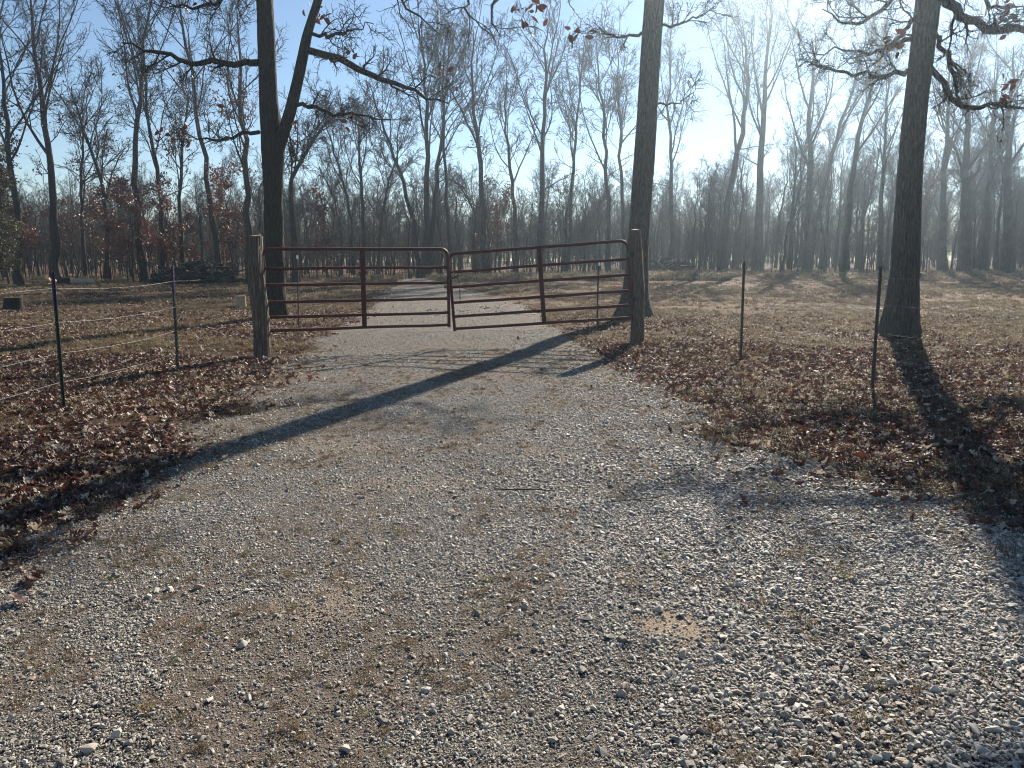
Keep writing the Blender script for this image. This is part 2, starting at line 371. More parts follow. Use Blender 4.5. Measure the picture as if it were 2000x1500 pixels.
# ------------------------------------------------------------------ trees: level by level branching
def branches(P, R, m, tr, ang, lf, n, up, wig, rf, rend, rng, minlen=0, droop=0, fan=None):
    """children of N polylines P (N,k,3) with radii R (N,k): m each"""
    Nn, k, _ = P.shape
    t = tr[0] + (tr[1] - tr[0]) * ((np.arange(m)[None] + rng.uniform(0, 1, (Nn, m))) / m)
    f = t * (k - 1); i = np.clip(f.astype(int), 0, k - 2); fr = f - i
    ar = np.arange(Nn)[:, None]
    p0 = P[ar, i]; p1 = P[ar, i + 1]; pos = p0 + (p1 - p0) * fr[..., None]
    tan = p1 - p0; tan /= np.linalg.norm(tan, axis=-1, keepdims=True) + 1e-9
    rr = R[ar, i] * (1 - fr) + R[ar, i + 1] * fr
    rv = rng.normal(size=(Nn, m, 3))
    if fan is not None: rv = rv * np.array([1, fan, 1])
    perp = rv - tan * np.sum(rv * tan, -1, keepdims=True); perp /= np.linalg.norm(perp, axis=-1, keepdims=True) + 1e-9
    an = np.radians(rng.uniform(ang[0], ang[1], (Nn, m)))[..., None]
    d = tan * np.cos(an) + perp * np.sin(an)
    Lp = np.linalg.norm(np.diff(P, axis=1), axis=-1).sum(1)[:, None]
    L = Lp * lf * (1 - .55 * t) * rng.uniform(.6, 1.25, (Nn, m)); L = np.maximum(L, minlen)
    pos = pos.reshape(-1, 3); d = d.reshape(-1, 3); L = L.ravel(); rr = rr.ravel()
    out = [pos]; upv = np.array([0, 0, 1.0])
    for j in range(n - 1):
        d = d + rng.normal(size=d.shape) * wig + upv * (up - droop * j)
        d /= np.linalg.norm(d, axis=-1, keepdims=True)
        pos = pos + d * (L / (n - 1))[:, None]; out.append(pos)
    Pc = np.stack(out, 1); r0 = np.minimum(rr * rf * rng.uniform(.7, 1.1, len(rr)), rr * .95); r0 = np.maximum(r0, rend)
    Rc = r0[:, None] + (rend - r0)[:, None] * (np.linspace(0, 1, n)[None] ** .8)
    return Pc, Rc
def tubes(sets):
    """sets: list of (P (N,n,3), R (N,n), k sides) -> V, F quads"""
    Vs, Fs, off = [], [], 0
    for P, R, k in sets:
        Nn, n, _ = P.shape
        T = np.empty_like(P); T[:, 1:-1] = P[:, 2:] - P[:, :-2]; T[:, 0] = P[:, 1] - P[:, 0]; T[:, -1] = P[:, -1] - P[:, -2]
        T /= np.linalg.norm(T, axis=-1, keepdims=True) + 1e-9
        D = P[:, -1] - P[:, 0]; D /= np.linalg.norm(D, axis=-1, keepdims=True) + 1e-9
        ref = np.where(np.abs(D[:, 2:3]) < .8, np.array([[0, 0, 1.]]), np.array([[1., .2, 0]]))
        U = np.cross(T, ref[:, None]); U /= np.linalg.norm(U, axis=-1, keepdims=True) + 1e-9
        Wv = np.cross(T, U)
        an = 2 * np.pi * np.arange(k) / k
        V = P[:, :, None] + (U[:, :, None] * np.cos(an)[:, None] + Wv[:, :, None] * np.sin(an)[:, None]) * R[:, :, None, None]
        idx = np.arange(Nn * n * k).reshape(Nn, n, k)
        A = idx[:, :-1]; B = np.roll(A, -1, 2); C = np.roll(idx[:, 1:], -1, 2); Dd = idx[:, 1:]
        Fs.append(np.stack([A, B, C, Dd], -1).reshape(-1, 4) + off); Vs.append(V.reshape(-1, 3)); off += Nn * n * k
    return np.concatenate(Vs), np.concatenate(Fs)
def resample(pts, rs, n):
    pts = np.asarray(pts, float); rs = np.asarray(rs, float)
    s = np.concatenate([[0], np.cumsum(np.linalg.norm(np.diff(pts, axis=0), axis=1))])
    # catmull-ish smoothing through cubic interpolation of control points
    q = np.linspace(0, s[-1], n); out = np.stack([np.interp(q, s, pts[:, c]) for c in range(3)], 1)
    for _ in range(2): out[1:-1] = (out[:-2] + 2 * out[1:-1] + out[2:]) / 4
    return out, np.interp(q, s, rs)

def woodland_tree(name, base, trunk_pts, r0, seed, spread=1.0, clear=.42, nl=9, label=None, group=None, hang=0, twig=.011, cat="tree"):
    """trunk_pts: world points from base to crown tip"""
    rng = np.random.default_rng(seed)
    base = np.array(base, float); pts = np.array([tuple(p) for p in trunk_pts], float) - base
    n = 16; tp, _ = resample(pts, np.ones(len(pts)), n)
    H = tp[-1, 2]; t = np.linspace(0, 1, n)
    tp[1:-1, :2] += rng.normal(size=(n - 2, 2)) * H * .004
    tr_ = r0 * (1 - t) ** .75 * (1 - .1 * t) + .02; tr_ = tr_ * (1 + .5 * np.exp(-t * 26))
    tp[0, 2] -= .25
    T = tp[None]; R = tr_[None]
    L1, R1 = branches(T, R, nl, (clear, .93), (16, 42), .50 * spread, 9, .09, .10, .55, .020, rng)
    Ltop = (L1, R1)
    L2, R2 = branches(L1, R1, 7, (.15, .95), (20, 52), .46, 6, .06, .17, .55, .013, rng, .8)
    L2b, R2b = branches(T, R, 6, (clear * .75, .98), (40, 80), .16, 6, .10, .18, .3, .014, rng, .8)
    L2 = np.concatenate([L2, L2b]); R2 = np.concatenate([R2, R2b])
    L3, R3 = branches(L2, R2, 6, (.15, 1.0), (22, 60), .50, 5, .05, .20, .6, twig, rng, .45)
    L4, R4 = branches(L3, R3, 4, (.2, 1.0), (20, 60), .55, 4, .04, .24, .75, twig * .68, rng, .28)
    tv, tf = tubes([(T, R, 10)]); cv, cf = tubes([(L1, R1, 6), (L2, R2, 4), (L3, R3, 3), (L4, R4, 3)])
    root = empty(name, base)
    tr_o = obj("trunk", mesh_np("trunk", tv, tf, M_bark_far), root); cr = obj("crown", mesh_np("crown", cv, cf, M_twig), root)
    tag(root, label, cat, group)
    root["h"] = float(H)
    if hang:
        tips = L4[:, -1]; sel = tips[rng.integers(0, len(tips), hang)]
        low = sel[:, 2] < H * .75; sel = sel[low]
        obj("foliage", leaf_cards("foliage", sel, .075, rng, M_hang), root)
    return root
def leaf_cards(name, C, size, rng, mat):
    """small folded five-cornered leaves at the points C"""
    C = np.repeat(C, 3, 0) + rng.normal(size=(len(C) * 3, 3)) * .13; n = len(C)
    q = rng.normal(size=(n, 4)); q /= np.linalg.norm(q, axis=1, keepdims=True)
    base_ = np.array([(-.9, 0, 0), (-.3, .5, .12), (.4, .42, .14), (1.1, 0, 0), (.4, -.42, .16), (-.3, -.5, .1)]) * size
    w, x, y, z = q.T
    Rm = np.stack([1 - 2 * (y * y + z * z), 2 * (x * y - z * w), 2 * (x * z + y * w), 2 * (x * y + z * w), 1 - 2 * (x * x + z * z), 2 * (y * z - x * w), 2 * (x * z - y * w), 2 * (y * z + x * w), 1 - 2 * (x * x + y * y)], 1).reshape(n, 3, 3)
    sc = rng.uniform(.7, 1.4, (n, 1, 1)); V = np.einsum('nij,kj->nki', Rm, base_) * sc + C[:, None]
    F = np.array([(0, 1, 2, 3), (0, 3, 4, 5)])[None] + (np.arange(n) * 6)[:, None, None]
    return mesh_np(name, V.reshape(-1, 3), F.reshape(-1, 4), mat, False)
def copy_tree(o, parent=None):
    c = o.copy(); col.objects.link(c)
    if parent is not None: c.parent = parent
    for ch in list(o.children): copy_tree(ch, c)
    return c

# --- the trees of the wood's edge that can be told apart: (points u,v from base up), Y, trunk diameter px
G_WOOD = "bare trees along the edge of the wood"
EDGE = [
 ([(108, 552), (105, 420), (92, 300), (84, 180), (60, 40), (50, -60)], 43, 15, 1.15, .40, 350, "tall bare oak with rusty leaves low down, behind the nearest left fence post"),
 ([(38, 556), (32, 430), (20, 300), (6, 160), (-6, 20)], 40, 13, 1.0, .4, 300, "dark bare trunk beside the cedar at the very left of the wood"),
 ([(166, 548), (160, 440), (158, 330), (165, 240), (172, 180)], 48, 7, .8, .35, 0, "thin straight bare tree just right of the pale logs"),
 ([(206, 548), (212, 470), (210, 400), (196, 340), (160, 250), (140, 170)], 46, 9, 1.0, .38, 150, "bare tree bending to the left over the pale fallen log"),
 ([(283, 548), (272, 470), (262, 380), (262, 270), (272, 190), (280, 60), (300, -40)], 45, 13, 1.1, .45, 120, "tall bare tree leaning left of the brush pile, forked high up"),
 ([(316, 540), (316, 440), (308, 340), (292, 230), (285, 160), (270, 60)], 47, 10, 1.0, .42, 100, "bare tree rising straight out of the left half of the brush pile"),
 ([(357, 538), (352, 430), (352, 340), (358, 270), (370, 180)], 48, 8, .9, .40, 260, "bare tree behind the brush pile with a skirt of rusty leaves"),
 ([(430, 545), (424, 470), (408, 380), (392, 260), (372, 130), (350, 20), (340, -50)], 46, 11, 1.05, .45, 80, "tall slender tree leaning left at the right end of the brush pile"),
 ([(487, 548), (486, 470), (484, 400), (478, 300), (472, 200), (467, 90), (462, 10)], 42, 14, 1.0, .38, 330, "tall dark rusty leaved tree rising just above the left gate post"),
 ([(578, 548), (574, 450), (568, 390), (566, 345), (590, 310), (625, 250), (665, 215)], 44, 13, .9, .5, 0, "crooked bare tree whose stem bends right behind the forked oak"),
 ([(690, 512), (685, 420), (668, 340), (640, 260), (628, 210)], 55, 7, .9, .45, 0, "slim bare tree leaning left above the left gate panel"),
 ([(711, 512), (710, 430), (706, 350), (703, 270), (700, 200)], 53, 9, .9, .45, 0, "bare tree in line with the middle upright of the left gate"),
 ([(738, 520), (745, 430), (756, 380), (765, 330), (790, 260)], 56, 7, .9, .4, 0, "bare tree leaning right above the left gate panel"),
 ([(818, 515), (808, 430), (790, 360), (765, 290), (735, 210), (720, 160)], 51, 10, .9, .45, 0, "bare tree leaning well to the left, beside the twin stemmed tree"),
 ([(832, 520), (834, 430), (834, 330), (836, 220), (826, 110), (822, 20)], 50, 13, 1.0, .42, 0, "left stem of the twin stemmed tree behind the left gate"),
 ([(840, 520), (846, 430), (856, 340), (866, 250), (872, 150), (880, 70)], 50, 10, .9, .45, 0, "right stem of the twin stemmed tree behind the left gate"),
 ([(880, 515), (875, 430), (868, 330), (864, 230), (868, 120), (872, 70)], 48, 7, .6, .62, 0, "pole straight bare tree rising above the meeting ends of the gates"),
 ([(948, 530), (944, 440), (942, 350), (936, 280), (922, 180), (925, 60)], 49, 12, 1.15, .38, 120, "broad crowned bare tree a little right of the gate chain"),
 ([(1008, 530), (1006, 420), (1000, 340), (992, 300), (985, 220), (990, 150)], 53, 9, .9, .45, 0, "bare tree between two broad crowned ones behind the right gate"),
 ([(1056, 530), (1056, 440), (1058, 340), (1064, 250), (1066, 150), (1068, 40)], 48, 12, 1.05, .40, 60, "broad round crowned tree over the upright of the right gate"),
 ([(1110, 530), (1113, 440), (1118, 350), (1126, 260), (1135, 170), (1140, 90)], 54, 8, .9, .42, 60, "slender bare tree right of the round crowned one"),
 ([(1188, 530), (1186, 400), (1184, 290), (1180, 230), (1168, 140), (1165, 80)], 52, 9, .95, .45, 0, "bare tree with a high wide fork, left of the big middle trunk"),
 ([(1222, 530), (1218, 420), (1212, 320), (1210, 220), (1205, 90)], 54, 8, .8, .45, 0, "bare tree just touching the left side of the big middle trunk"),
 ([(1312, 528), (1312, 400), (1308, 300), (1306, 200), (1310, 80)], 58, 9, 1.0, .42, 0, "bare tree just right of the big middle trunk"),
 ([(1412, 528), (1420, 400), (1438, 330), (1452, 250), (1462, 150), (1450, 40)], 58, 15, 1.15, .42, 0, "tall spreading tree just left of the slim right fence post"),
 ([(1480, 528), (1484, 400), (1490, 280), (1494, 170), (1500, 60), (1510, 20)], 56, 17, 1.1, .42, 0, "stout tall tree just right of the slim right fence post"),
 ([(1576, 528), (1578, 430), (1584, 340), (1580, 230), (1590, 120), (1600, 60)], 58, 16, 1.0, .42, 0, "stout bare tree midway between the two right fence posts"),
 ([(1578, 528), (1596, 420), (1620, 320), (1650, 220), (1690, 100), (1700, 40)], 60, 11, .95, .45, 0, "slender tree slanting right beside the stout one"),
 ([(1648, 528), (1655, 420), (1668, 310), (1690, 220), (1720, 120), (1735, 40)], 57, 14, 1.1, .45, 60, "tree slanting right, left of the last right fence post"),
 ([(1718, 528), (1720, 420), (1726, 320), (1730, 220), (1740, 110)], 60, 10, .9, .42, 60, "bare tree directly above the last right fence post"),
 ([(1842, 530), (1842, 420), (1846, 320), (1850, 210), (1856, 110)], 58, 15, 1.0, .42, 80, "dark bare tree right of the big right hand trunk"),
 ([(1884, 530), (1886, 420), (1884, 320), (1890, 200), (1896, 100)], 56, 21, 1.0, .40, 0, "stoutest dark tree of the clump at the right end of the wood"),
 ([(1922, 530), (1928, 420), (1936, 330), (1940, 240), (1950, 110)], 58, 13, 1.0, .40, 0, "dark tree second from the right end of the wood"),
 ([(1968, 532), (1968, 420), (1966, 310), (1974, 200), (1980, 90)], 55, 19, 1.0, .40, 0, "stout dark tree at the very right end of the wood"),
]
# far left trees stand on nearly level ground: put each base on the ground along its own line of sight
wood = []
for i, (pp, Y, dpx, spread, clear, hang, lab) in enumerate(EDGE):
    b = W(pp[0][0], pp[0][1], Y); b.z = float(ground_z(b.x, b.y)) - .02
    rng = np.random.default_rng(300 + i); yy = [Y + .8 * rng.normal() * j / len(pp) for j in range(len(pp))]
    pts = [b] + [W(u, v, y_) for (u, v), y_ in zip(pp[1:], yy[1:])]
    wood.append(woodland_tree("bare_tree", b, pts, dpx * Y / FPX / 2, 100 + i, spread, clear, 9, lab, G_WOOD, hang))

def sector(x, Y):
    u = 1000 + 1512 * x / Y
    for lim, t in ((240, "behind the pale logs"), (470, "behind the dark brush pile"), (690, "behind the forked oak"), (885, "behind the left gate"), (1225, "behind the right gate"), (1460, "between the middle trunk and the slim fence post"), (1760, "between the two right fence posts")):
        if u < lim: return t
    return "right of the big right trunk"
# --- individual trees standing further in
G_IN = "bare trees standing deeper in the wood"
rr = random.Random(5)
spots = []
for k in range(115):
    for _ in range(30):
        Y = rr.uniform(50, 80); u = rr.uniform(-60, 2060)
        Y += 8 * max(0, (u - 1000) / 1000)
        x = (u - 1000) / 1512 * Y
        if all((x - q[0]) ** 2 + (Y - q[1]) ** 2 > 5.5 for q in spots): break
    spots.append((x, Y))
for k, (x, Y) in enumerate(spots):
    c = copy_tree(wood[rr.randrange(len(wood))])
    c.location = (x, Y, float(ground_z(x, Y)) - .05); c.rotation_euler = (0, 0, rr.uniform(0, 6.28))
    s_ = rr.uniform(.75, 1.2) * (6.6 + 3.2 * sstep(8, 26, x)) / c["h"]; s_ = float(s_); c.scale = (s_ * rr.uniform(.85, 1.1), s_ * rr.uniform(.85, 1.1), s_)
    where = sector(x, Y); tag(c, "bare grey tree deeper in the wood, " + where, "tree", G_IN + " " + where)

# --- saplings and brush under the trees
def sapling(name, H, seed, lab, group, hang=0, loc=(0, 0), r=.03):
    rng = np.random.default_rng(seed)
    lean = rng.normal(size=2) * .06 * H
    b = np.array([loc[0], loc[1], float(ground_z(*loc)) - .03])
    pts = np.array([b + (lean[0] * t * t, lean[1] * t * t, H * t) for t in np.linspace(0, 1, 6)])
    n = 10; tp, _ = resample(pts - b, np.ones(6), n); t = np.linspace(0, 1, n); tp[1:, :2] += rng.normal(size=(n - 1, 2)) * .012 * H
    T = tp[None]; R = (r * (1 - t) + .008)[None]
    L1, R1 = branches(T, R, 12, (.15, .97), (25, 65), .36, 6, .08, .16, .6, .009, rng, .4)
    L2, R2 = branches(L1, R1, 6, (.15, 1), (25, 60), .5, 4, .05, .2, .7, .007, rng, .25)
    L3, R3 = branches(L2, R2, 3, (.2, 1), (20, 60), .55, 3, .03, .2, .8, .006, rng, .18)
    tv, tf = tubes([(T, R, 6)]); cv, cf = tubes([(L1, R1, 3), (L2, R2, 3), (L3, R3, 3)])
    root = empty(name, b); obj("trunk", mesh_np("trunk", tv, tf, M_bark_far), root); obj("crown", mesh_np("crown", cv, cf, M_twig), root)
    if hang:
        tips = np.concatenate([L2[:, -1], L3[:, -1]]); obj("foliage", leaf_cards("foliage", tips[rng.integers(0, len(tips), hang)], .07, rng, M_hang), root)
    return tag(root, lab, "sapling", group)
G_SAP = "thin saplings along the front of the wood"; G_RUST = "young oaks still holding rusty leaves"
saps = []
for k in range(5):
    u = [620, 900, 1150, 1380, 1540][k]; Y = 50 + k * 1.5
    where = sector((u - 1000) / 1512 * Y, Y)
    saps.append(sapling("bare_sapling", [4.5, 5.5, 3.6, 5, 6][k], 500 + k, "thin sapling at the wood's edge, " + where, G_SAP + " " + where, 0, ((u - 1000) / 1512 * Y, Y)))
for k in range(90):
    u = rr.uniform(-30, 2030); Y = rr.uniform(46, 56) + 8 * max(0, (u - 1000) / 1000)
    c = copy_tree(saps[k % 5]); x = (u - 1000) / 1512 * Y; c.location = (x, Y, float(ground_z(x, Y)) - .03)
    c.rotation_euler = (0, 0, rr.uniform(0, 6.28)); s_ = rr.uniform(.7, 1.25); c.scale = (s_, s_, s_)
    where = sector(x, Y); tag(c, "thin sapling at the wood's edge, " + where, "sapling", G_SAP + " " + where)
rust_lab = {0: "rusty leaved young oak beside the cedar at the left", 1: "rusty leaved young oak behind the pale logs", 2: "rusty leaved young oak between the leaning trees left of the brush pile",
  3: "rusty leaved young oak left of the dark tree above the gate post", 4: "rusty leaved young oak just behind the brush pile", 5: "small rusty leaved oak under the broad crowned tree right of the gate chain",
  6: "rusty leaved young oak right of the big right hand trunk", 7: "small rusty leaved oak just right of the forked oak"}
rust_at = [(18, 41, 7.5, 900), (215, 45, 5.5, 600), (262, 44, 5.2, 550), (458, 43, 6.0, 450), (345, 46, 5.5, 550), (968, 49, 5.5, 380), (1800, 60, 7.5, 400), (640, 47, 5.0, 350)]
rusts = []
for k, (u, Y, H, hg) in enumerate(rust_at):
    rusts.append(sapling("leafy_young_oak", H, 600 + k, rust_lab[k], G_RUST, hg, ((u - 1000) / 1512 * Y, Y), .06))
for k in range(8):
    u = [60, 130, 175, 240, 300, 330, 390, 440, 410, 90, 560, 610, 1090, 1690][k]; Y = rr.uniform(47, 56)
    c = copy_tree(rusts[[1, 2, 4, 7][k % 4]]); x = (u - 1000) / 1512 * Y; c.location = (x, Y, float(ground_z(x, Y)) - .03)
    c.rotation_euler = (0, 0, rr.uniform(0, 6.28)); s_ = rr.uniform(.6, 1.15); c.scale = (s_, s_, s_)
    where = sector(x, Y); tag(c, "low rusty leaved young oak among the trunks " + where, "sapling", "low rusty oaks " + where)

# --- far wood: one mass, instances of the trees and saplings above
n = 480; Yw = RNG.uniform(66, 150, n); uw = RNG.uniform(-250, 2250, n); xw = (uw - 1000) / 1512 * Yw
n2 = 3400; Ys = RNG.uniform(50, 155, n2) ; us = RNG.uniform(-150, 2150, n2); Ys = Ys + 8 * np.clip((us - 1000) / 1000, 0, 1); xs = (us - 1000) / 1512 * Ys
P = np.stack([np.concatenate([xw, xs]), np.concatenate([Yw, Ys]), ground_z(np.concatenate([xw, xs]), np.concatenate([Yw, Ys])) - .05], 1)
hs = np.array([w_["h"] for w_ in wood[::2]]); idw = RNG.integers(0, len(hs), n)
# the join node lists its inputs in reverse: measured heights are close enough for one common scale
sw = RNG.uniform(.34, .56, n) * (1 + .30 * sstep(8, 34, xw)); s2 = RNG.uniform(.5, 1.2, n2) * (1 + .3 * sstep(80, 150, Ys)) 
S = np.concatenate([sw, s2]); Rt = np.stack([S * 0, S * 0, RNG.uniform(0, 6.28, n + n2)], 1)
ns, nsap = len(wood[::2]), len(saps)
srcs = [[c for c in w_.children if c.name.split('.')[0] in ('trunk', 'crown')] for w_ in wood[::2]]
scatter("far_woodland", srcs, P[:n], Rt[:n], np.repeat(sw[:, None], 3, 1), idw, "grey mass of bare trees in the depth of the wood", "woodland")
scatter("undergrowth", [[c for c in w_.children] for w_ in saps], P[n:], Rt[n:], np.repeat(s2[:, None], 3, 1), RNG.integers(0, nsap, n2), "thicket of thin bare stems filling the wood between trunks", "undergrowth")

# ------------------------------------------------------------------ the three big near trees
def big_trunk(pts, rs, base, n=60, k=30, flare=.5, lobes=5, seed=0, flare_h=.35, ph=0.0):
    rng = np.random.default_rng(seed); tp, tr_ = resample(np.array([tuple(p) for p in pts]) - np.array(base), rs, n)
    s = np.concatenate([[0], np.cumsum(np.linalg.norm(np.diff(tp, axis=0), axis=1))])
    th = 2 * np.pi * np.arange(k) / k
    V = np.zeros((n, k, 3))
    for i in range(n):
        fl = flare * math.exp(-s[i] / flare_h)
        rr_ = tr_[i] * (1 + fl * (1 + .55 * np.cos(lobes * th + ph)) + .035 * np.sin(3 * th + s[i] * 1.3 + ph) + .03 * np.sin(7 * th + s[i] * .7) )
        rr_ = rr_ * (1 + .05 * (fbm(th * 3.2, np.full(k, s[i] * 2.2), seed, 3) - .5) * 2 + .05 * (vnoise(th * 9, np.full(k, s[i] * 4), seed + 3) - .5))
        V[i] = tp[i] + np.stack([np.cos(th) * rr_, np.sin(th) * rr_, th * 0], 1)
    idx = np.arange(n * k).reshape(n, k); A = idx[:-1]; B = np.roll(A, -1, 1); C = np.roll(idx[1:], -1, 1); D = idx[1:]
    return V.reshape(-1, 3), np.stack([A, B, C, D], -1).reshape(-1, 4)
def near_tree(name, base, trunks, limbs, seed, label, hang=60, sub=(7, 6, 5), top=None, flare=.5, lobes=5, flare_h=.35, ph=0., bark=None):
    """trunks and limbs: lists of (list of world points, list of radii)"""
    rng = np.random.default_rng(seed); root = empty(name, base); b = np.array(base)
    for i, (p, r) in enumerate(trunks):
        V, F = big_trunk(p, r, base, 70 if i == 0 else 40, 30, flare if i == 0 else 0, lobes, seed + i, flare_h, ph)
        obj("trunk", mesh_np("trunk", V, F, bark or M_bark), root)
    sets = []; LP, LR = [], []
    for p, r in limbs:
        q, rq = resample(np.array([tuple(v) for v in p]) - b, r, 14)
        q[1:] += rng.normal(size=(13, 3)) * .035
        LP.append(q); LR.append(rq)
        obj("limb", mesh_np("limb", *tubes([(q[None], rq[None], 9)]), bark or M_bark), root)
    # the high crown above the frame
    T, R = [], []
    for p, r in trunks:
        q, rq = resample(np.array([tuple(v) for v in p]) - b, r, 14); T.append(q); R.append(rq)
    T = np.stack(T); R = np.stack(R)
    if top:
        C1, CR1 = branches(T, R, top[0], (top[1], .98), (25, 60), top[2], 14, .05, .10, .6, .02, rng)
        sets.append((C1, CR1, 6)); LP += list(C1); LR += list(CR1)
    LP = np.stack(LP); LR = np.stack(LR)
    L2, R2 = branches(LP, LR, sub[0], (.15, .98), (30, 70), .30, 7, .03, .20, .55, .009, rng, .5)
    L3, R3 = branches(L2, R2, sub[1], (.15, 1), (30, 70), .45, 6, .02, .25, .6, .0055, rng, .3)
    L4, R4 = branches(L3, R3, sub[2], (.2, 1), (25, 70), .5, 4, .01, .3, .7, .0045, rng, .16)
    cv, cf = tubes(sets + [(L2, R2, 5), (L3, R3, 4), (L4, R4, 3)])
    obj("crown", mesh_np("crown", cv, cf, bark or M_bark), root)
    if hang:
        tips = L4[:, -1]; ctr = tips[rng.integers(0, len(tips), hang // 6)]
        C = np.repeat(ctr, 4, 0) + rng.normal(size=(len(ctr) * 4, 3)) * .10
        obj("foliage", leaf_cards("foliage", C, .085, rng, M_hang), root)
    return tag(root, label, "tree")

Y1 = 19.3
b1 = W(538, 614, Y1); b1.z = float(ground_z(b1.x, b1.y)) - .12
D_ = lambda pts: [W(u, v, y_) for u, v, y_ in pts]
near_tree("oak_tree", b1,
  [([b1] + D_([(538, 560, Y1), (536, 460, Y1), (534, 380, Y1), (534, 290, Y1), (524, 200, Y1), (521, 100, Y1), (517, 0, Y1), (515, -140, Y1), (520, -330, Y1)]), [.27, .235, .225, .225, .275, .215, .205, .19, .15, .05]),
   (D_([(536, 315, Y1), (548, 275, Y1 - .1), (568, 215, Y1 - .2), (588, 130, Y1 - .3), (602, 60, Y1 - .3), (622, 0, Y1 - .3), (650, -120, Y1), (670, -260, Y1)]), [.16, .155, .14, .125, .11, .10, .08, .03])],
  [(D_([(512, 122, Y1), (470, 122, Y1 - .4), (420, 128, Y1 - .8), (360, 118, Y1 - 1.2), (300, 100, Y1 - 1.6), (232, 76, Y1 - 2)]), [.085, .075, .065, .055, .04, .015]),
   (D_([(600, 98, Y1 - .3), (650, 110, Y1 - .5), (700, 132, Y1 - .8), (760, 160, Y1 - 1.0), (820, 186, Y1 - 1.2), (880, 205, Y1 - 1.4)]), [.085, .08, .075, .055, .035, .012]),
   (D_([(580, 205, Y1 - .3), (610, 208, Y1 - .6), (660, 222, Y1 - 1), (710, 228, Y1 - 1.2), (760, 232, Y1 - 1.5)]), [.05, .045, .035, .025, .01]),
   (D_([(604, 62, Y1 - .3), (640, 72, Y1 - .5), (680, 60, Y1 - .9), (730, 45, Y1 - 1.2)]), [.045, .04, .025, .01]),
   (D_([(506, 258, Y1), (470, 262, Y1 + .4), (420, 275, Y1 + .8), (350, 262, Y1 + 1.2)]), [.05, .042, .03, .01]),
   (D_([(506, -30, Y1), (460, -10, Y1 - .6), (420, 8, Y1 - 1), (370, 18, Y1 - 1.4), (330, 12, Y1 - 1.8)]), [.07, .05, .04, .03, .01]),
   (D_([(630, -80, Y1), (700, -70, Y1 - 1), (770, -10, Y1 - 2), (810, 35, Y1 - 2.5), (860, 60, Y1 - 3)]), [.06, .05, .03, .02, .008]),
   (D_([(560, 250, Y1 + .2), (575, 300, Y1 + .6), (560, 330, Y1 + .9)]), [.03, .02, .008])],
  901, "dark oak forked low down into two stems, behind the left gate post", 130, (9, 7, 5), (5, .62, .5), .32, 5, .3, 0., M_bark_shaded)

Y2 = 19.0
b2 = W(1238, 622, Y2); b2.z = float(ground_z(b2.x, b2.y)) - .12
near_tree("oak_tree", b2,
  [([b2] + D_([(1240, 585, Y2), (1244, 520, Y2), (1250, 430, Y2), (1257, 330, Y2), (1263, 220, Y2), (1270, 110, Y2), (1279, 0, Y2), (1288, -150, Y2), (1296, -350, Y2), (1300, -600, Y2)]), [.38, .31, .262, .25, .248, .238, .232, .228, .20, .16, .05])],
  [(D_([(1258, 66, Y2), (1225, 70, Y2 - .4), (1195, 72, Y2 - .7), (1160, 60, Y2 - 1)]), [.04, .03, .02, .008]),
   (D_([(1286, 45, Y2), (1320, 50, Y2 - .3), (1355, 38, Y2 - .6), (1395, 15, Y2 - .9)]), [.035, .03, .02, .008]),
   (D_([(1280, 205, Y2), (1310, 205, Y2 + .3), (1340, 195, Y2 + .6), (1372, 170, Y2 + .8)]), [.025, .018, .012, .006]),
   (D_([(1284, -60, Y2), (1180, -120, Y2 - 1), (1080, -80, Y2 - 2), (990, -30, Y2 - 3), (930, 30, Y2 - 3.4), (980, 78, Y2 - 3.6)]), [.10, .08, .06, .04, .022, .008]),
   (D_([(1010, -50, Y2 - 2.8), (950, -30, Y2 - 3), (900, 0, Y2 - 3.3), (925, 45, Y2 - 3.6), (970, 80, Y2 - 3.8)]), [.03, .03, .025, .014, .006])],
  902, "thick straight grey oak trunk rising behind the right gate post", 30, (7, 6, 4), (7, .55, .34), .42, 4, .45, 1.2)

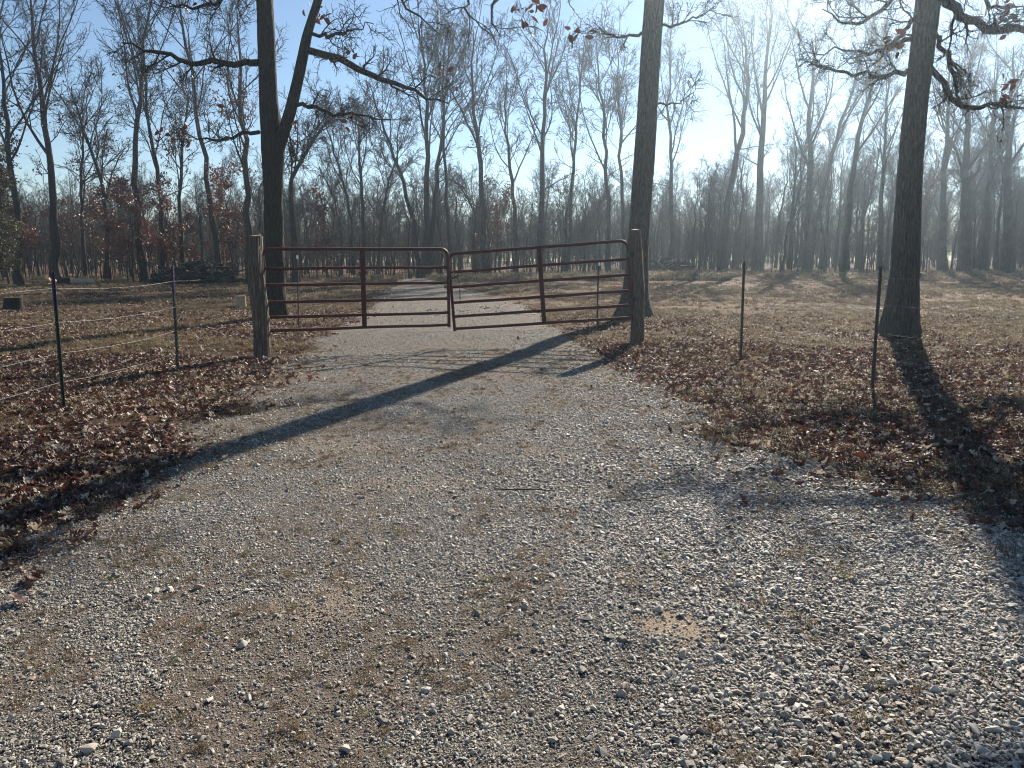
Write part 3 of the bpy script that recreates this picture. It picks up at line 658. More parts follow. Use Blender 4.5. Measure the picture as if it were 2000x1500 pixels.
Y3 = 15.6
b3 = W(1758, 648, Y3); b3.z = float(ground_z(b3.x, b3.y)) - .12
near_tree("oak_tree", b3,
  [([b3] + D_([(1762, 600, Y3), (1768, 520, Y3), (1773, 400, Y3), (1780, 300, Y3), (1790, 200, Y3), (1800, 110, Y3), (1812, 0, Y3), (1826, -140, Y3), (1840, -330, Y3), (1845, -600, Y3)]), [.33, .30, .265, .235, .222, .212, .212, .222, .19, .15, .05])],
  [(D_([(1838, -10, Y3), (1875, 22, Y3 - .3), (1915, 55, Y3 - .6), (1960, 66, Y3 - .9), (2010, 60, Y3 - 1.2), (2090, 40, Y3 - 1.5)]), [.10, .085, .075, .07, .06, .03]),
   (D_([(1812, 125, Y3), (1840, 160, Y3 - .2), (1862, 205, Y3 - .4), (1905, 215, Y3 - .7), (1960, 205, Y3 - 1), (2020, 210, Y3 - 1.3)]), [.06, .055, .05, .045, .035, .015]),
   (D_([(1822, 60, Y3), (1850, 110, Y3 + .2), (1868, 160, Y3 + .3), (1872, 200, Y3 + .4)]), [.05, .045, .04, .02]),
   (D_([(1788, 135, Y3), (1745, 148, Y3 - .3), (1700, 150, Y3 - .6), (1640, 135, Y3 - .9), (1580, 128, Y3 - 1.1)]), [.055, .045, .035, .025, .01]),
   (D_([(1792, 75, Y3), (1750, 85, Y3 + .3), (1705, 105, Y3 + .6), (1650, 95, Y3 + .8), (1560, 110, Y3 + 1)]), [.05, .04, .03, .02, .008]),
   (D_([(1800, 25, Y3), (1770, 60, Y3 + .4), (1735, 90, Y3 + .8), (1700, 140, Y3 + 1.2)]), [.05, .04, .03, .01]),
   (D_([(1806, -30, Y3), (1740, 0, Y3 - .4), (1680, 55, Y3 - .9), (1620, 30, Y3 - 1.3), (1610, 20, Y3 - 1.4)]), [.06, .045, .03, .012, .008]),
   (D_([(1822, -40, Y3), (1770, -62, Y3 + .2), (1715, -72, Y3 + .4), (1650, -62, Y3 + .5), (1585, -52, Y3 + .6)]), [.07, .06, .045, .03, .012]),
   (D_([(1846, -40, Y3), (1900, -20, Y3 + .5), (1950, 20, Y3 + .8), (2010, 10, Y3 + 1)]), [.06, .045, .03, .01])],
  903, "thick oak trunk with drooping limbs standing behind the right fence", 50, (8, 6, 5), (7, .55, .30), .38, 5, .4)

# ------------------------------------------------------------------ cedar at the far left
def cedar():
    rng = np.random.default_rng(77); Y = 34; H = 7.5
    x = (-12 - 1000) / 1512 * Y; root = empty("cedar_tree", (x, Y, float(ground_z(x, Y)) - .05))
    T = np.stack([np.zeros(8), np.zeros(8), np.linspace(0, H, 8)], 1)[None]; R = np.linspace(.13, .02, 8)[None]
    obj("trunk", mesh_np("trunk", *tubes([(T, R, 8)]), M_bark_far), root)
    L1, R1 = branches(T, R, 80, (.12, .97), (60, 85), .20, 6, -.03, .08, .35, .012, rng, .5)
    L2, R2 = branches(L1, R1, 9, (.2, 1), (25, 55), .34, 4, -.03, .12, .7, .007, rng, .2)
    obj("crown", mesh_np("crown", *tubes([(L1, R1, 4), (L2, R2, 3)]), M_bark_far), root)
    tips = np.concatenate([L2[:, -1], L2[:, -2], L2[:, 1]])
    obj("foliage", leaf_cards("foliage", np.repeat(tips, 3, 0), .05, rng, M_cedar), root)
    tag(root, "brownish green cedar at the very left edge of the wood", "tree")
cedar()

# ------------------------------------------------------------------ gates
RH = [0, .21, .45, .72, .98, 1.285]
def gate(base_l, base_r, label, hinge_left):
    A = Vector(base_l); B = Vector(base_r); root = empty("farm_gate", A); d = B - A
    ux = Vector((d.x, d.y, 0)).normalized(); nrm = Vector((ux.y, -ux.x, 0))
    dn = d.normalized(); upn = (Vector((0, 0, 1)) - dn * dn.z).normalized()
    def pt(s, h): return d * s + upn * h
    # frame: bent tube, both ends and the top in one
    H = RH[-1]; L = d.length; rc = .13
    pts = [pt(0, -.045), pt(0, .3), pt(0, .8), pt(0, H - rc)]
    for k in range(1, 6): an = math.pi / 2 * k / 6; pts.append(pt((rc - rc * math.cos(an)) / L, H - rc + rc * math.sin(an)))
    pts += [pt(rc / L, H), pt(.3, H), pt(.6, H - .003), pt(1 - rc / L, H)]
    for k in range(1, 6): an = math.pi / 2 * k / 6; pts.append(pt(1 - (rc - rc * math.sin(an)) / L, H - rc + rc * math.cos(an)))
    pts += [pt(1, H - rc), pt(1, .8), pt(1, .3), pt(1, -.045)]
    m = MB(); m.tube(pts, .027, 10); m.build("frame", M_gate, root)
    rng = random.Random(int(A.x * 100))
    for h in RH[:-1]:
        m = MB(); m.tube([pt(s, h + (rng.uniform(-.006, .004) if 0 < s < 1 else 0)) for s in (0, .12, .25, .4, .5, .62, .75, .88, 1)], .0255, 10); m.build("rail", M_gate, root)
    M = Matrix((dn, nrm, upn)).transposed()
    m = MB(); m.box(pt(.515, H / 2 + .0) + nrm * .028, (.075, .022, H + .03), M); m.box(pt(.515, H / 2) + nrm * .040 + ux * .030, (.012, .02, H + .02), M); m.box(pt(.515, H / 2) + nrm * .040 - ux * .030, (.012, .02, H + .02), M)
    m.build("upright", M_gate, root, smooth=False)
    s0 = 0 if hinge_left else 1; sg = -1 if hinge_left else 1
    for h in (.30, 1.05):
        m = MB(); c = pt(s0, h); m.tube([c + Vector((0, 0, -.04)), c + Vector((0, 0, .04))], .034, 10)
        m.tube([c, c + ux * sg * .10], .011, 8); m.tube([c + ux * sg * .07 + Vector((0, 0, -.05)), c + ux * sg * .07 + Vector((0, 0, .05))], .010, 8)
        m.build("hinge", M_chain, root)
    return tag(root, label, "gate")
gl = W(521, 646, 12.2); gm = W(877, 634, 13.25); gm2 = W(888, 642, 13.36); gr = W(1233, 620, 13.0)
gate(gl, gm, "maroon tubular farm gate hung on the left wooden post", True)
gate(gm2, gr, "maroon tubular farm gate tilted upward to the right wooden post", False)

# chain and padlock joining the gates
def link_mesh(m, c, q, a_=.020, b_=.012, r=.0042):
    pts = []
    for k in range(13):
        an = 2 * math.pi * k / 12; p = Vector((math.cos(an) * b_, 0, math.sin(an) * a_)); pts.append(c + q @ p)
    m.tube(pts, r, 5, False)
def chain_path(m, P):
    P = [Vector(p) for p in P]; acc = 0; i = 0
    L = [0]
    for k in range(1, len(P)): L.append(L[-1] + (P[k] - P[k - 1]).length)
    n = int(L[-1] / .031)
    for k in range(n):
        s = k * .031; j = max(i_ for i_ in range(len(L)) if L[i_] <= s); j = min(j, len(P) - 2)
        t = (s - L[j]) / (L[j + 1] - L[j]); p = P[j].lerp(P[j + 1], t); d = (P[j + 1] - P[j]).normalized()
        q = d.to_track_quat('Z', 'Y') @ Quaternion((0, 0, 1), math.pi / 2 * (k % 2)); link_mesh(m, p, q)
cr = empty("gate_chain", gm + Vector((.04, 0, 0)))
m = MB(); zc = .80; o = Vector((0, 0, zc))
cpts = []
for k in range(19):
    an = 2 * math.pi * k / 18; cpts.append(o + Vector((.03 + math.cos(an) * .105, .08 + math.sin(an) * .15, .05 * math.cos(an) - .02 * k / 18)))
chain_path(m, cpts)
chain_path(m, [o + Vector((.04, -.07, .10)), o + Vector((.10, -.06, 0)), o + Vector((.17, -.05, -.05))])
chain_path(m, [o + Vector((.15, -.03, -.06)), o + Vector((.155, -.03, -.24)), o + Vector((.16, -.03, -.42))])
m.build("chain", M_chain, cr)
m = MB(); m.box(o + Vector((-.085, -.07, -.15)), (.045, .022, .05)); m.tube([o + Vector((-.10, -.07, -.125)), o + Vector((-.10, -.07, -.09)), o + Vector((-.085, -.07, -.075)), o + Vector((-.07, -.07, -.09)), o + Vector((-.07, -.07, -.125))], .004, 6); m.build("padlock", M_lock, cr)
tag(cr, "steel chain with padlock looped round the meeting ends of the gates", "chain")
# wooden posts
def wood_post(pts, rs, seed, label, splinter=None):
    base = Vector(pts[0]); base.z = float(ground_z(base.x, base.y)) - .1; root = empty("gate_post", base)
    P = [base] + [Vector(p) for p in pts[1:]]
    V, F = big_trunk(P, rs, tuple(base), 60, 26, .10, 3, seed, .2)
    post = obj("post", mesh_np("post", V, F, M_post), root)
    top = V[-26:]; c = top.mean(0) + (0, 0, .012)
    tv = np.concatenate([top, [c]]); tf = [(j, (j + 1) % 26, 26) for j in range(26)]
    me = bpy.data.meshes.new("post_top"); me.from_pydata(tv.tolist(), [], tf); me.materials.append(M_cutwood); obj("post_top", me, root)
    if splinter:
        rng = random.Random(seed); m = MB()
        for k in range(9):
            x = splinter + rng.uniform(-.03, .02); tz = P[-1].z - base.z; px_l = P[-1].x - base.x
            z0 = tz - rng.uniform(.35, .6); y_ = (P[-1].y - base.y) - .10 + rng.uniform(-.01, .01) + abs(rng.uniform(0, .05))
            m.tube([(px_l + x - .02, y_ - .005, z0), (px_l + x, y_, (z0 + tz) / 2), (px_l + x, y_ + .01, tz + rng.uniform(-.02, .05))], [.004, .012, .004], 5)
        m.build("splinter", M_splinter, root)
    return tag(root, label, "post")
wood_post([W(511, 694, 12.15), W(510, 640, 12.15), W(507, 600, 12.15), W(501, 560, 12.15), W(499, 520, 12.15), W(500, 461, 12.15)], [.125, .125, .13, .132, .118, .104], 31, "crooked rough log post with pale splintered top, left of the gates", .085)
wood_post([W(1246, 668, 13.1), W(1245, 620, 13.1), W(1246, 560, 13.1), W(1243, 500, 13.1), W(1240, 449, 13.1)], [.115, .112, .108, .100, .096], 37, "grey rough log post holding the right gate beside the big trunk")

# ------------------------------------------------------------------ fences
def t_post(parent, base, topp, mat_low, mat_top, frac, name="post"):
    base = Vector(base); topp = Vector(topp); d = topp - base
    o = empty("post", base) if parent is None else obj("post", None, parent)
    def seg(nm, s0, s1, mat, par, studs):
        m = MB(); a_ = base + d * s0; b_ = base + d * s1; M = (d.normalized()).to_track_quat('Z', 'Y').to_matrix(); Lq = (b_ - a_).length; c = (a_ + b_) / 2
        m.box(c, (.036, .006, Lq), M); m.box(c + M @ Vector((0, .016, 0)), (.006, .026, Lq), M)
        if studs:
            q = .03
            while q < Lq: m.box(a_ + (b_ - a_) * (q / Lq) + M @ Vector((0, -.006, 0)), (.014, .008, .012), M); q += .054
        return m, nm, mat
    return [seg(*x) for x in (("post", 0, 1 - frac, mat_low, parent, True), ("post_top", 1 - frac, 1, mat_top, parent, True))]
def wire(parent, P, sag=.02, r=.0017, seed=0):
    rng = random.Random(seed); m = MB()
    for a_, b_ in zip(P[:-1], P[1:]):
        a_ = Vector(a_); b_ = Vector(b_); n_ = 16; pts = []
        for k in range(n_ + 1):
            t = k / n_; p = a_.lerp(b_, t); p.z -= 4 * sag * t * (1 - t) + (rng.uniform(-.004, .004) if 0 < k < n_ else 0); pts.append(p)
        m.tube(pts, r * 1.2, 5, False)
        L = (b_ - a_).length; d = (b_ - a_).normalized(); q = .06
        while q < L:
            t = q / L; p = a_.lerp(b_, t); p.z -= 4 * sag * t * (1 - t)
            for an in (rng.uniform(0, 3), rng.uniform(0, 3)):
                v = Vector((-d.y * math.cos(an), d.x * math.cos(an), math.sin(an))) * .016; m.tube([p - v, p + v], .0014, 3, False)
            q += .125
    return m.build("wire", M_wire, parent)
def fence(posts, heights, ends, label, mats, seed):
    root = empty("barbed_wire_fence", (posts[0][0].x, posts[0][0].y, 0)); inv = -Vector(root.location)
    for (b_, t_), (ml, mt_) in zip(posts, mats):
        po = None
        for (m, nm, mat) in t_post(root, b_ + inv, t_ + inv, ml, mt_, .27 if mt_ is M_purple else .03):
            if nm == "post": po = m.build(nm, mat, root, smooth=False)
            else: m.build(nm, mat, po, smooth=False)
        m = MB()
        for h in heights:
            p = b_ + inv + (t_ - b_) * (h / (t_ - b_).z); m.tube([p + Vector((-.028, -.012, .004)), p + Vector((0, -.022, 0)), p + Vector((.028, .012, -.004))], .002, 4, False)
        m.build("wire_clip", M_wire, po)
    for k, h in enumerate(heights):
        P = []
        for (b_, t_) in posts: P.append(b_ + inv + (t_ - b_) * (h / (t_ - b_).z) + Vector((0, -.014, 0)))
        P = [Vector(ends[0]) + inv + Vector((0, 0, h))] + P + [Vector(ends[1]) + inv + Vector((0, 0, h * ends[2]))]
        wire(root, P, .035, .0017, seed + k)
    return tag(root, label, "fence")
def gp(u, v, Y, z=None):
    p = W(u, v, Y); p.z = float(ground_z(p.x, p.y)) - .05 if z is None else z; return p
pl1 = (gp(125, 800, 7.9), W(103, 530, 7.95)); pl2 = (gp(349, 727, 10.5), W(338, 519, 10.5))
fence([pl1, pl2], [1.31, .96, .64, .34], ((-4.9, 3.6, -.02), (-4.12, 12.2, .02), 1.0), "barbed wire fence on purple topped green posts left of the gates", [(M_green, M_purple)] * 2, 1)
pr1 = (gp(1445, 710, 11.3), W(1452, 511, 11.3)); pr2 = (gp(1702, 757, 9.25), W(1719, 519, 9.25))
fence([pr1, pr2], [1.38, 1.06, .72, .42], ((2.13, 13.05, .1), (6.6, 4.6, 0), 1.0), "barbed wire fence on dark posts right of the gates", [(M_dark, M_dark)] * 2, 9)
for (u, vb, vt, Y, lab) in ((585, 640, 500, 17.0, "dark metal post standing behind the left gate"), (1167, 640, 514, 17.2, "dark metal post with white insulator behind the right gate")):
    b_ = gp(u, vb, Y); t_ = W(u - 4 if u < 1000 else u + 3, vt, Y); root = empty("metal_post", b_); po = None
    for (m, nm, mat) in t_post(root, Vector((0, 0, 0)), t_ - b_, M_dark, M_dark, .03):
        q = m.build(nm, mat, root if nm == "post" else po, smooth=False); po = po or q
    m = MB(); c = t_ - b_ + Vector((0, -.03, -.02)); m.tube([c + Vector((0, 0, -.04)), c, c + Vector((0, 0, .035))], [.018, .026, .016], 8); m.build("insulator", M_insul, root)
    tag(root, lab, "post")

# ------------------------------------------------------------------ stumps, logs, brush pile
def stump(u, v, Y, r, h, seed, mat, topmat, label):
    p = gp(u, v, Y, None); rng = np.random.default_rng(seed); root = empty("tree_stump", p)
    V, F = big_trunk([p, p + Vector((.01, 0, h * .5)), p + Vector((.03, 0, h))], [r, r * .93, r * .9], tuple(p), 14, 22, .35, 4, seed, .12)
    obj("bark", mesh_np("bark", V, F, mat), root); top = V[-22:].copy(); c = top.mean(0) + (0, 0, .01)
    me = bpy.data.meshes.new("cut_top"); me.from_pydata(np.concatenate([top, [c]]).tolist(), [], [(j, (j + 1) % 22, 22) for j in range(22)]); me.materials.append(topmat); obj("cut_top", me, root)
    return tag(root, label, "stump")
stump(26, 606, 22.4, .26, .42, 3, M_char, M_char, "low dark tree stump at the left edge of the field")
stump(470, 602, 23.5, .145, .40, 4, M_cutwood, M_cutwood, "short pale cut stump just left of the left gate post")
stump(1790, 545, 44, .25, .45, 5, M_bark, M_bark, "small dark stump right of the big right hand trunk")
stump(124, 556, 41, .33, .42, 6, M_char, M_bark, "dark stump between the pale wood heap and the fallen log")
def pole(L, r, seed, mat, nm, bend=.05, k=7):
    rng = np.random.default_rng(seed); m = MB(); n_ = 6
    pts = [(L * (t - .5), rng.normal() * bend * L * .3, rng.normal() * bend * L * .3) for t in np.linspace(0, 1, n_)]
    m.tube(pts, [r * (1 - .4 * t) for t in np.linspace(0, 1, n_)], k); return m.mesh(nm, mat)
p = gp(385, 556, 43); root = empty("brush_pile", p); tag(root, "heap of dark cut limbs and brush at the foot of the wood on the left", "brush pile")
pm = [pole(rr.uniform(1.6, 3.4), rr.uniform(.05, .15), 60 + k, [M_char, M_bark, M_bark_far, M_bark][k % 4], "branch", .08) for k in range(8)]
for k in range(130):
    t = rr.uniform(-1, 1); hgt = 1.25 * (1 - .7 * abs(t) ** 1.5)
    o_ = obj("branch", pm[k % 8], root, (t * 1.9, rr.uniform(-.8, .8), rr.uniform(.05, 1) * hgt))
    o_.rotation_euler = (rr.uniform(-.35, .35), rr.uniform(-.35, .35), rr.uniform(0, 6.28)); s_ = rr.uniform(.45, 1.0); o_.scale = (s_, s_, s_)
rng = np.random.default_rng(91)
C = np.stack([rng.uniform(-2, 2, 260), rng.uniform(-.9, .9, 260), rng.uniform(.05, 1.0, 260)], 1); C[:, 2] *= 1 - .55 * np.abs(C[:, 0] / 2) ** 1.5
T = np.stack([C, C + rng.normal(size=C.shape) * .25, C + rng.normal(size=C.shape) * .5], 1)
obj("twigs", mesh_np("twigs", *tubes([(T, np.full((260, 3), .012), 3)]), M_bark_far), root)["kind"] = "stuff"
p = gp(84, 556, 42); root = empty("firewood_heap", p); tag(root, "small heap of pale orange split firewood left of the fence post top", "firewood")
lm = [pole(.45, .07, 80 + k, M_log, "log", .01, 5) for k in range(3)]
for k in range(26):
    t = rr.uniform(-1, 1); o_ = obj("log", lm[k % 3], root, (t * .75, rr.uniform(-.4, .4), rr.uniform(.05, 1) * .65 * (1 - .7 * abs(t)))); o_.rotation_euler = (rr.uniform(-.5, .5), rr.uniform(-.5, .5), rr.uniform(0, 6.28))
p = gp(152, 556, 42.5); m = MB(); m.tube([(-.95, 0, .20), (-.3, .02, .20), (.4, -.02, .19), (.95, .02, .18)], [.19, .18, .17, .16], 12); o_ = m.build("fallen_log", M_splinter, None, p); tag(o_, "pale barkless log lying in front of the wood at the left", "log")
p = gp(1294, 530, 56); root = empty("brush_pile", p); tag(root, "low brush heap at the wood's edge just right of the big middle trunk", "brush pile")
for k in range(45):
    t = rr.uniform(-1, 1); o_ = obj("branch", pm[k % 8], root, (t * 1.8, rr.uniform(-.8, .8), rr.uniform(.05, 1) * 1.2 * (1 - .7 * abs(t))))
    o_.rotation_euler = (rr.uniform(-.4, .4), rr.uniform(-.4, .4), rr.uniform(0, 6.28)); s_ = rr.uniform(.5, 1.1); o_.scale = (s_, s_, s_)

# ------------------------------------------------------------------ stones
def rock_mesh(seed, flat=.55):
    rng = np.random.default_rng(seed); bm = bmesh.new()
    for _ in range(13):
        v = rng.normal(size=3); v /= np.linalg.norm(v); v *= rng.uniform(.62, 1.12); bm.verts.new((v[0] * .5, v[1] * .36, v[2] * .5 * flat))
    r = bmesh.ops.convex_hull(bm, input=bm.verts)
    bmesh.ops.delete(bm, geom=[g for g in r.get('geom_interior', []) if isinstance(g, bmesh.types.BMVert)], context='VERTS')
    me = bpy.data.meshes.new("stone"); bm.to_mesh(me); bm.free(); me.materials.append(M_stone); return me
rocks = [rock_mesh(k, [.5, .55, .45, .6, .5, .38, .65, .42][k]) for k in range(8)]
# size grows to the right of the drive
def coarse(x, y): return .62 + .36 * sstep(-.9, 1.3, x - .06 * y + (fbm(x * .8, y * .8, 77) - .5) * 1.6)
stone_objs = []
n_big = 0; tries = 0
while n_big < 296 and tries < 9000:
    tries += 1
    Y = 2.0 + 5.0 * rr.random() ** 1.5; X = rr.uniform(-.72, .72) * Y
    if drive_in(np.array(X), np.array(Y)) < .1: continue
    if rr.random() > .25 + .75 * float(coarse(X, Y)) / 1.35: continue
    s_ = rr.choice([.045, .05, .055, .06, .065, .08]) * (1.1 if rr.random() < .1 else 1) * (.65 + .25 * float(coarse(X, Y)))
    o_ = obj("stone", rocks[n_big % 8], drive, (X, Y, float(drive_z(X, Y)) + s_ * .14)); o_.scale = (s_, s_, s_)
    o_.rotation_euler = (rr.uniform(-.35, .35), rr.uniform(-.35, .35), rr.uniform(0, 6.28)); stone_objs.append(o_); n_big += 1
PX, PY, PS = [], [], []
def add_stones(n_, y0, y1, smin, smax, halfw=.85):
    y = RNG.uniform(y0, y1, n_ * 2); x = RNG.uniform(-1, 1, n_ * 2) * (halfw * y + 1.0); 
    # keep a uniform density per square metre
    keep = RNG.uniform(0, 1, len(y)) < (halfw * y + 1) / (halfw * y1 + 1)
    d = drive_in(x, y) + (RNG.uniform(0, 1, len(y)) - .5) * .5
    br = brown_at(x, y); keep &= (d > 0) & (RNG.uniform(0, 1, len(y)) > np.maximum(br * .50, sand_at(x, y) * .85))
    x, y = x[keep], y[keep]; s_ = .92 * (smin + (smax - smin) * RNG.uniform(0, 1, len(x)) ** 2.6) * coarse(x, y)
    PX.append(x); PY.append(y); PS.append(s_)
add_stones(230000, 1.2, 5.0, .013, .032, .75); add_stones(22000, 1.2, 5.0, .030, .058, .75); add_stones(2600, 1.2, 6.0, .045, .072, .75)
add_stones(140000, 5.0, 9.5, .018, .042, .75); add_stones(18000, 5, 9.5, .032, .07, .75)
add_stones(60000, 9.5, 16, .026, .055, .5)
add_stones(80000, 16, 48, .04, .08, .3)
# pale stony streaks in the field at the right
for (x0, x1, y0, y1, c_) in ((7.5, 12, 22.2, 24, 1200), (12, 18, 21.5, 23, 500), (-2.5, 1.2, 20, 24, 500), (3, 6.5, 10, 11.5, 150)):
    x, y = rnd_points(c_, x0, x1, y0, y1); k_ = fbm(x * .9, y * 2.5, 55) > .5; PX.append(x[k_]); PY.append(y[k_]); PS.append(RNG.uniform(.04, .10, k_.sum()))
x = np.concatenate(PX); y = np.concatenate(PY); s_ = np.concatenate(PS); n_ = len(x)
z = surf_z(x, y) + s_ * .12
Rt = np.stack([RNG.normal(0, .3, n_), RNG.normal(0, .3, n_), RNG.uniform(0, 6.28, n_)], 1)
Sc = np.stack([s_ * RNG.uniform(.8, 1.25, n_), s_ * RNG.uniform(.8, 1.25, n_), s_ * RNG.uniform(.75, 1.2, n_)], 1)
scatter("gravel", stone_objs[:8], np.stack([x, y, z], 1), Rt, Sc, RNG.integers(0, 8, n_), "crushed grey limestone gravel covering the drive", "gravel")

# ------------------------------------------------------------------ fallen leaves
def leaf_mesh(seed):
    rng = np.random.default_rng(seed); out = []
    L = 9; side = []
    for i in range(L):
        t = i / (L - 1); w = .34 * math.sin(math.pi * (t * .9 + .06)) * (1.0 if i % 2 else .45) * (1 + .15 * rng.normal()); side.append((t - .5, max(w, .02)))
    curl = rng.uniform(.25, .9); fold = rng.uniform(.2, 1.0); tw = rng.uniform(-.5, .5)
    V = []
    for (t, w) in side:
        zc_ = curl * t * t * .9 + .05 * rng.normal() * .5
        V.append((t, 0, zc_)); 
        for sgn in (1, -1): V.append((t + .02 * rng.normal(), sgn * w, zc_ + fold * w * w * 2.2 + tw * sgn * w * t + .02 * rng.normal()))
    F = []
    for i in range(L - 1):
        a_ = i * 3; b_ = a_ + 3; F += [(a_, b_, b_ + 1, a_ + 1), (a_ + 2, b_ + 2, b_, a_)]
    V.append((-.72, .01, .03 + curl * .25)); V.append((-.5, .012, curl * .23)); F.append((0, len(V) - 1, len(V) - 2))
    me = bpy.data.meshes.new("leaf"); me.from_pydata(V, [], F); me.materials.append(M_leaf); me.update(); return me
leaves = [leaf_mesh(k) for k in range(7)]
leaf_objs = []
def put_leaf(X, Y, s_, k):
    o_ = obj("leaf", leaves[k % 7], ground if drive_in(np.array(X), np.array(Y)) < .15 else drive, (X, Y, float(surf_z(X, Y)) + .025)); o_.scale = (s_, s_, s_)
    o_.rotation_euler = (rr.gauss(0, .5), rr.gauss(0, .5), rr.uniform(0, 6.28)); leaf_objs.append(o_)
k = 0
while k < 290:
    if rr.random() < .6: Y = rr.uniform(3.7, 8.0); X = -rr.uniform(.36, .72) * Y
    else: Y = rr.uniform(4.6, 8.5); X = rr.uniform(.3, .72) * Y
    if drive_in(np.array(X), np.array(Y)) > .1: continue
    put_leaf(X, Y, rr.uniform(.07, .12), k); k += 1
for (u, v) in ((35, 1185), (95, 1000)):
    pw = W(u, v, 1); Y = CAM_H / (CAM_H - pw.z); put_leaf(pw.x * Y, Y, .13, k); k += 1
LX, LY = [], []
def add_leaves(n_, x0, x1, y0, y1, thr=.35):
    x, y = rnd_points(n_, x0, x1, y0, y1); d = drive_in(x, y)
    dens = np.clip((fbm(x * .7, y * .7, 61, 3) - thr) * 3.5, .08, 1); dens = np.where(d > 0, dens * np.exp(-np.clip(d, 0, 9) * 3.2) * .45, dens)
    k_ = RNG.uniform(0, 1, n_) < dens; LX.append(x[k_]); LY.append(y[k_])
add_leaves(38000, -11, -2.2, 2.8, 12, .15); add_leaves(30000, -16, -3.5, 12, 22, .25)
add_leaves(30000, 1.4, 10, 4, 13, .2); add_leaves(16000, 1, 16, 12, 20, .32); add_leaves(18000, -28, 34, 20, 46, .4); add_leaves(16000, -26, -3, 20, 44, .2)
x, y = rnd_points(900, -3.5, 4, 4, 14); LX.append(x[:50]); LY.append(y[:50])
x = np.concatenate(LX); y = np.concatenate(LY); n_ = len(x)
s_ = RNG.uniform(.045, .105, n_) * np.where(y > 20, 1.1, 1.0)
scatter("fallen_leaves", leaf_objs[:7], np.stack([x, y, surf_z(x, y) + .012 + RNG.uniform(0, .02, n_)], 1),
    np.stack([RNG.normal(0, .45, n_), RNG.normal(0, .45, n_), RNG.uniform(0, 6.28, n_)], 1), np.repeat(s_[:, None], 3, 1) * RNG.uniform(.8, 1.2, (n_, 3)), RNG.integers(0, 7, n_), "dead brown oak leaves lying thick beside the drive", "leaves")

# ------------------------------------------------------------------ dry grass
def tuft_mesh(seed, nb, h, spread_):
    rng = np.random.default_rng(seed); V, F = [], []
    for b_ in range(nb):
        x0, y0 = rng.normal(size=2) * spread_ * .5; an = rng.uniform(0, 6.28); l = h * rng.uniform(.5, 1.2); ln = rng.uniform(.2, 1.0) * l; w = .0022 + .001 * rng.random()
        dx, dy = math.cos(an), math.sin(an); nx, ny = -dy * w, dx * w; n0 = len(V)
        V += [(x0 - nx, y0 - ny, -.01), (x0 + nx, y0 + ny, -.01), (x0 + dx * ln * .35 - nx, y0 + dy * ln * .35 - ny, l * .6), (x0 + dx * ln * .35 + nx, y0 + dy * ln * .35 + ny, l * .6), (x0 + dx * ln, y0 + dy * ln, l * rng.uniform(.55, .95))]
        F += [(n0, n0 + 1, n0 + 3, n0 + 2), (n0 + 2, n0 + 3, n0 + 4)]
        if n0: F.append((n0 - 5, n0 - 4, n0 + 1, n0))
    me = bpy.data.meshes.new("grass_tuft"); me.from_pydata(V, [], F); me.materials.append(M_grass); me.update(); return me
tufts = []
for k, (u, v, nb, h, sp_, lab) in enumerate(((255, 925, 46, .075, .10, "straw coloured grass tuft on the left edge of the gravel, nearer one"), (310, 915, 40, .06, .08, "straw coloured grass tuft on the left edge of the gravel, just past its twin"),
        (820, 1310, 30, .04, .10, "flat withered grass tuft in the middle of the foreground gravel"), (1960, 1090, 50, .06, .10, "withered grass tuft at the right edge of the foreground gravel"))):
    pw = W(u, v, 1); Y = CAM_H / (CAM_H - pw.z); X = pw.x * Y
    o_ = obj("grass_tuft", tuft_mesh(k, nb, h, sp_), None, (X, Y, float(surf_z(X, Y)))); tag(o_, lab, "grass tuft", "single grass tufts on the gravel"); tufts.append(o_)
GXp, GYp, GS = [], [], []
def add_grass(n_, x0, x1, y0, y1, s0, s1, thr=.4, ondrive=False):
    x, y = rnd_points(n_, x0, x1, y0, y1); d = drive_in(x, y)
    if ondrive: k_ = (d > 0) & (RNG.uniform(0, 1, n_) < brown_at(x, y) ** 2)
    else: k_ = (d < .1) & (RNG.uniform(0, 1, n_) < np.clip((fbm(x * .6, y * .6, 88) - thr) * 4 + .25, .05, 1))
    GXp.append(x[k_]); GYp.append(y[k_]); GS.append(RNG.uniform(s0, s1, k_.sum()))
add_grass(9000, -12, -2.2, 2.8, 14, .4, 1.0); add_grass(10000, 1.4, 12, 3.2, 14, .4, 1.1)
add_grass(26000, -20, 22, 13, 26, .6, 1.4); add_grass(22000, -32, 40, 26, 50, .9, 2.0, .38); add_grass(3500, -30, 45, 44, 60, 2, 4.5)
add_grass(2600, -10, 12, 43, 48, 2.5, 5, .2)
add_grass(11000, -4, 5, 1.6, 13, .2, .45, 0, True)
x = np.concatenate(GXp); y = np.concatenate(GYp); s_ = np.concatenate(GS); n_ = len(x)
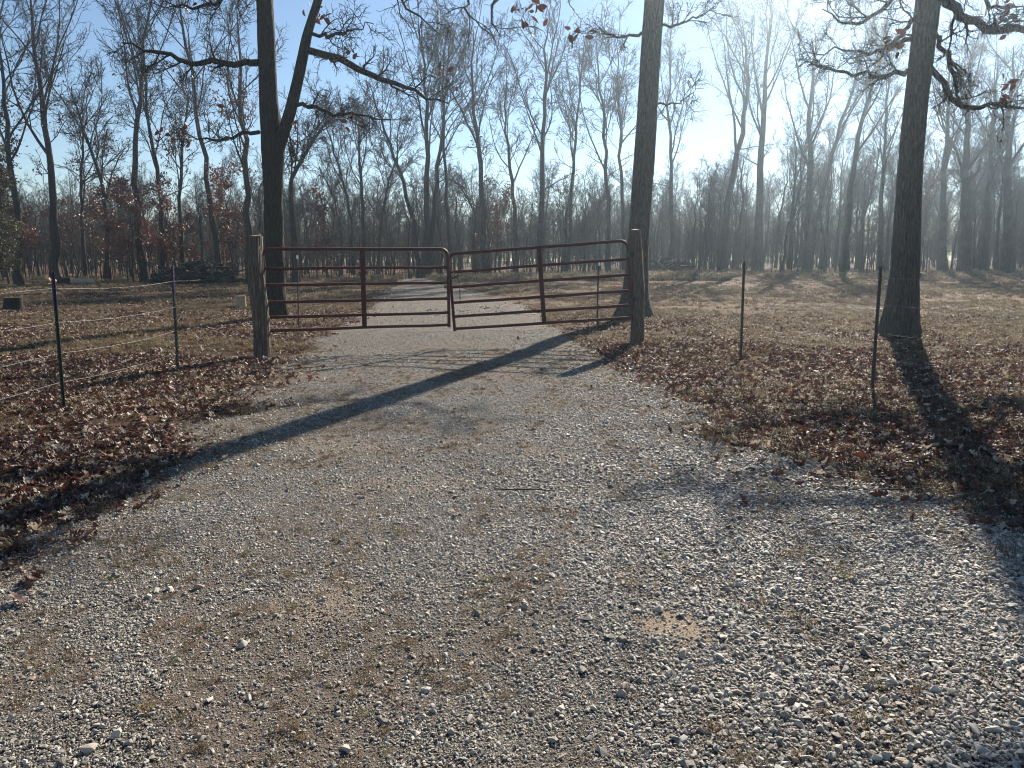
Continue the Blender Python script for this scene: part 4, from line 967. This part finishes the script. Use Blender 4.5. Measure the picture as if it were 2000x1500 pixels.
scatter("grass", tufts, np.stack([x, y, surf_z(x, y)], 1), np.stack([RNG.normal(0, .15, n_), RNG.normal(0, .15, n_), RNG.uniform(0, 6.28, n_)], 1),
    np.repeat(s_[:, None], 3, 1), RNG.integers(0, 4, n_), "short dry tan grass over the field and drive edges", "grass")

# ------------------------------------------------------------------ fallen sticks
rng = np.random.default_rng(404); n_ = 420
y = rng.uniform(3.5, 18, n_); x = rng.uniform(-1, 1, n_) * (.75 * y + 1); k_ = (drive_in(x, y) < .3) | (rng.uniform(0, 1, n_) < .05); x, y = x[k_], y[k_]; n_ = len(x)
an = rng.uniform(0, 6.28, n_); L = rng.uniform(.10, .55, n_); dx, dy = np.cos(an) * L, np.sin(an) * L; pts = []
for t in (-.5, -.15, .2, .5): q = rng.normal(size=n_) * .05 * L; pts.append(np.stack([x + dx * t - dy * q / L, y + dy * t + dx * q / L, surf_z(x + dx * t, y + dy * t) + .022 + .02 * rng.uniform(0, 1, n_)], 1))
tag(obj("fallen_twigs", mesh_np("fallen_twigs", *tubes([(np.stack(pts, 1), np.stack([rng.uniform(.003, .006, n_)] * 3 + [np.full(n_, .002)], 1), 4)]), M_twig)), "thin dead sticks strewn among the leaves beside the drive", "twigs", None, "stuff")

# ------------------------------------------------------------------ air
hm, nt, bs, out = new_mat("haze_air"); nt.nodes.remove(bs)
pv = nt.nodes.new("ShaderNodeVolumePrincipled"); pv.inputs['Color'].default_value = (.66, .84, 1, 1); pv.inputs['Density'].default_value = .00135; pv.inputs['Anisotropy'].default_value = .82
nt.links.new(pv.outputs[0], out.inputs['Volume'])
m = MB(); top = max(w_.location.z + w_["h"] for w_ in wood) + 2.0; print('TOP', top, GX.min(), GX.max(), GY.min(), GY.max()); m.box((0, (GY.min() + GY.max()) / 2, (top - 1.5) / 2), (GX.max() * 2 + 4, GY.max() - GY.min() + 4, top + 1.5)); hz = m.build("haze", hm, None, None, False); tag(hz, "thin bright haze hanging in the low sunlight", "haze", None, "stuff")
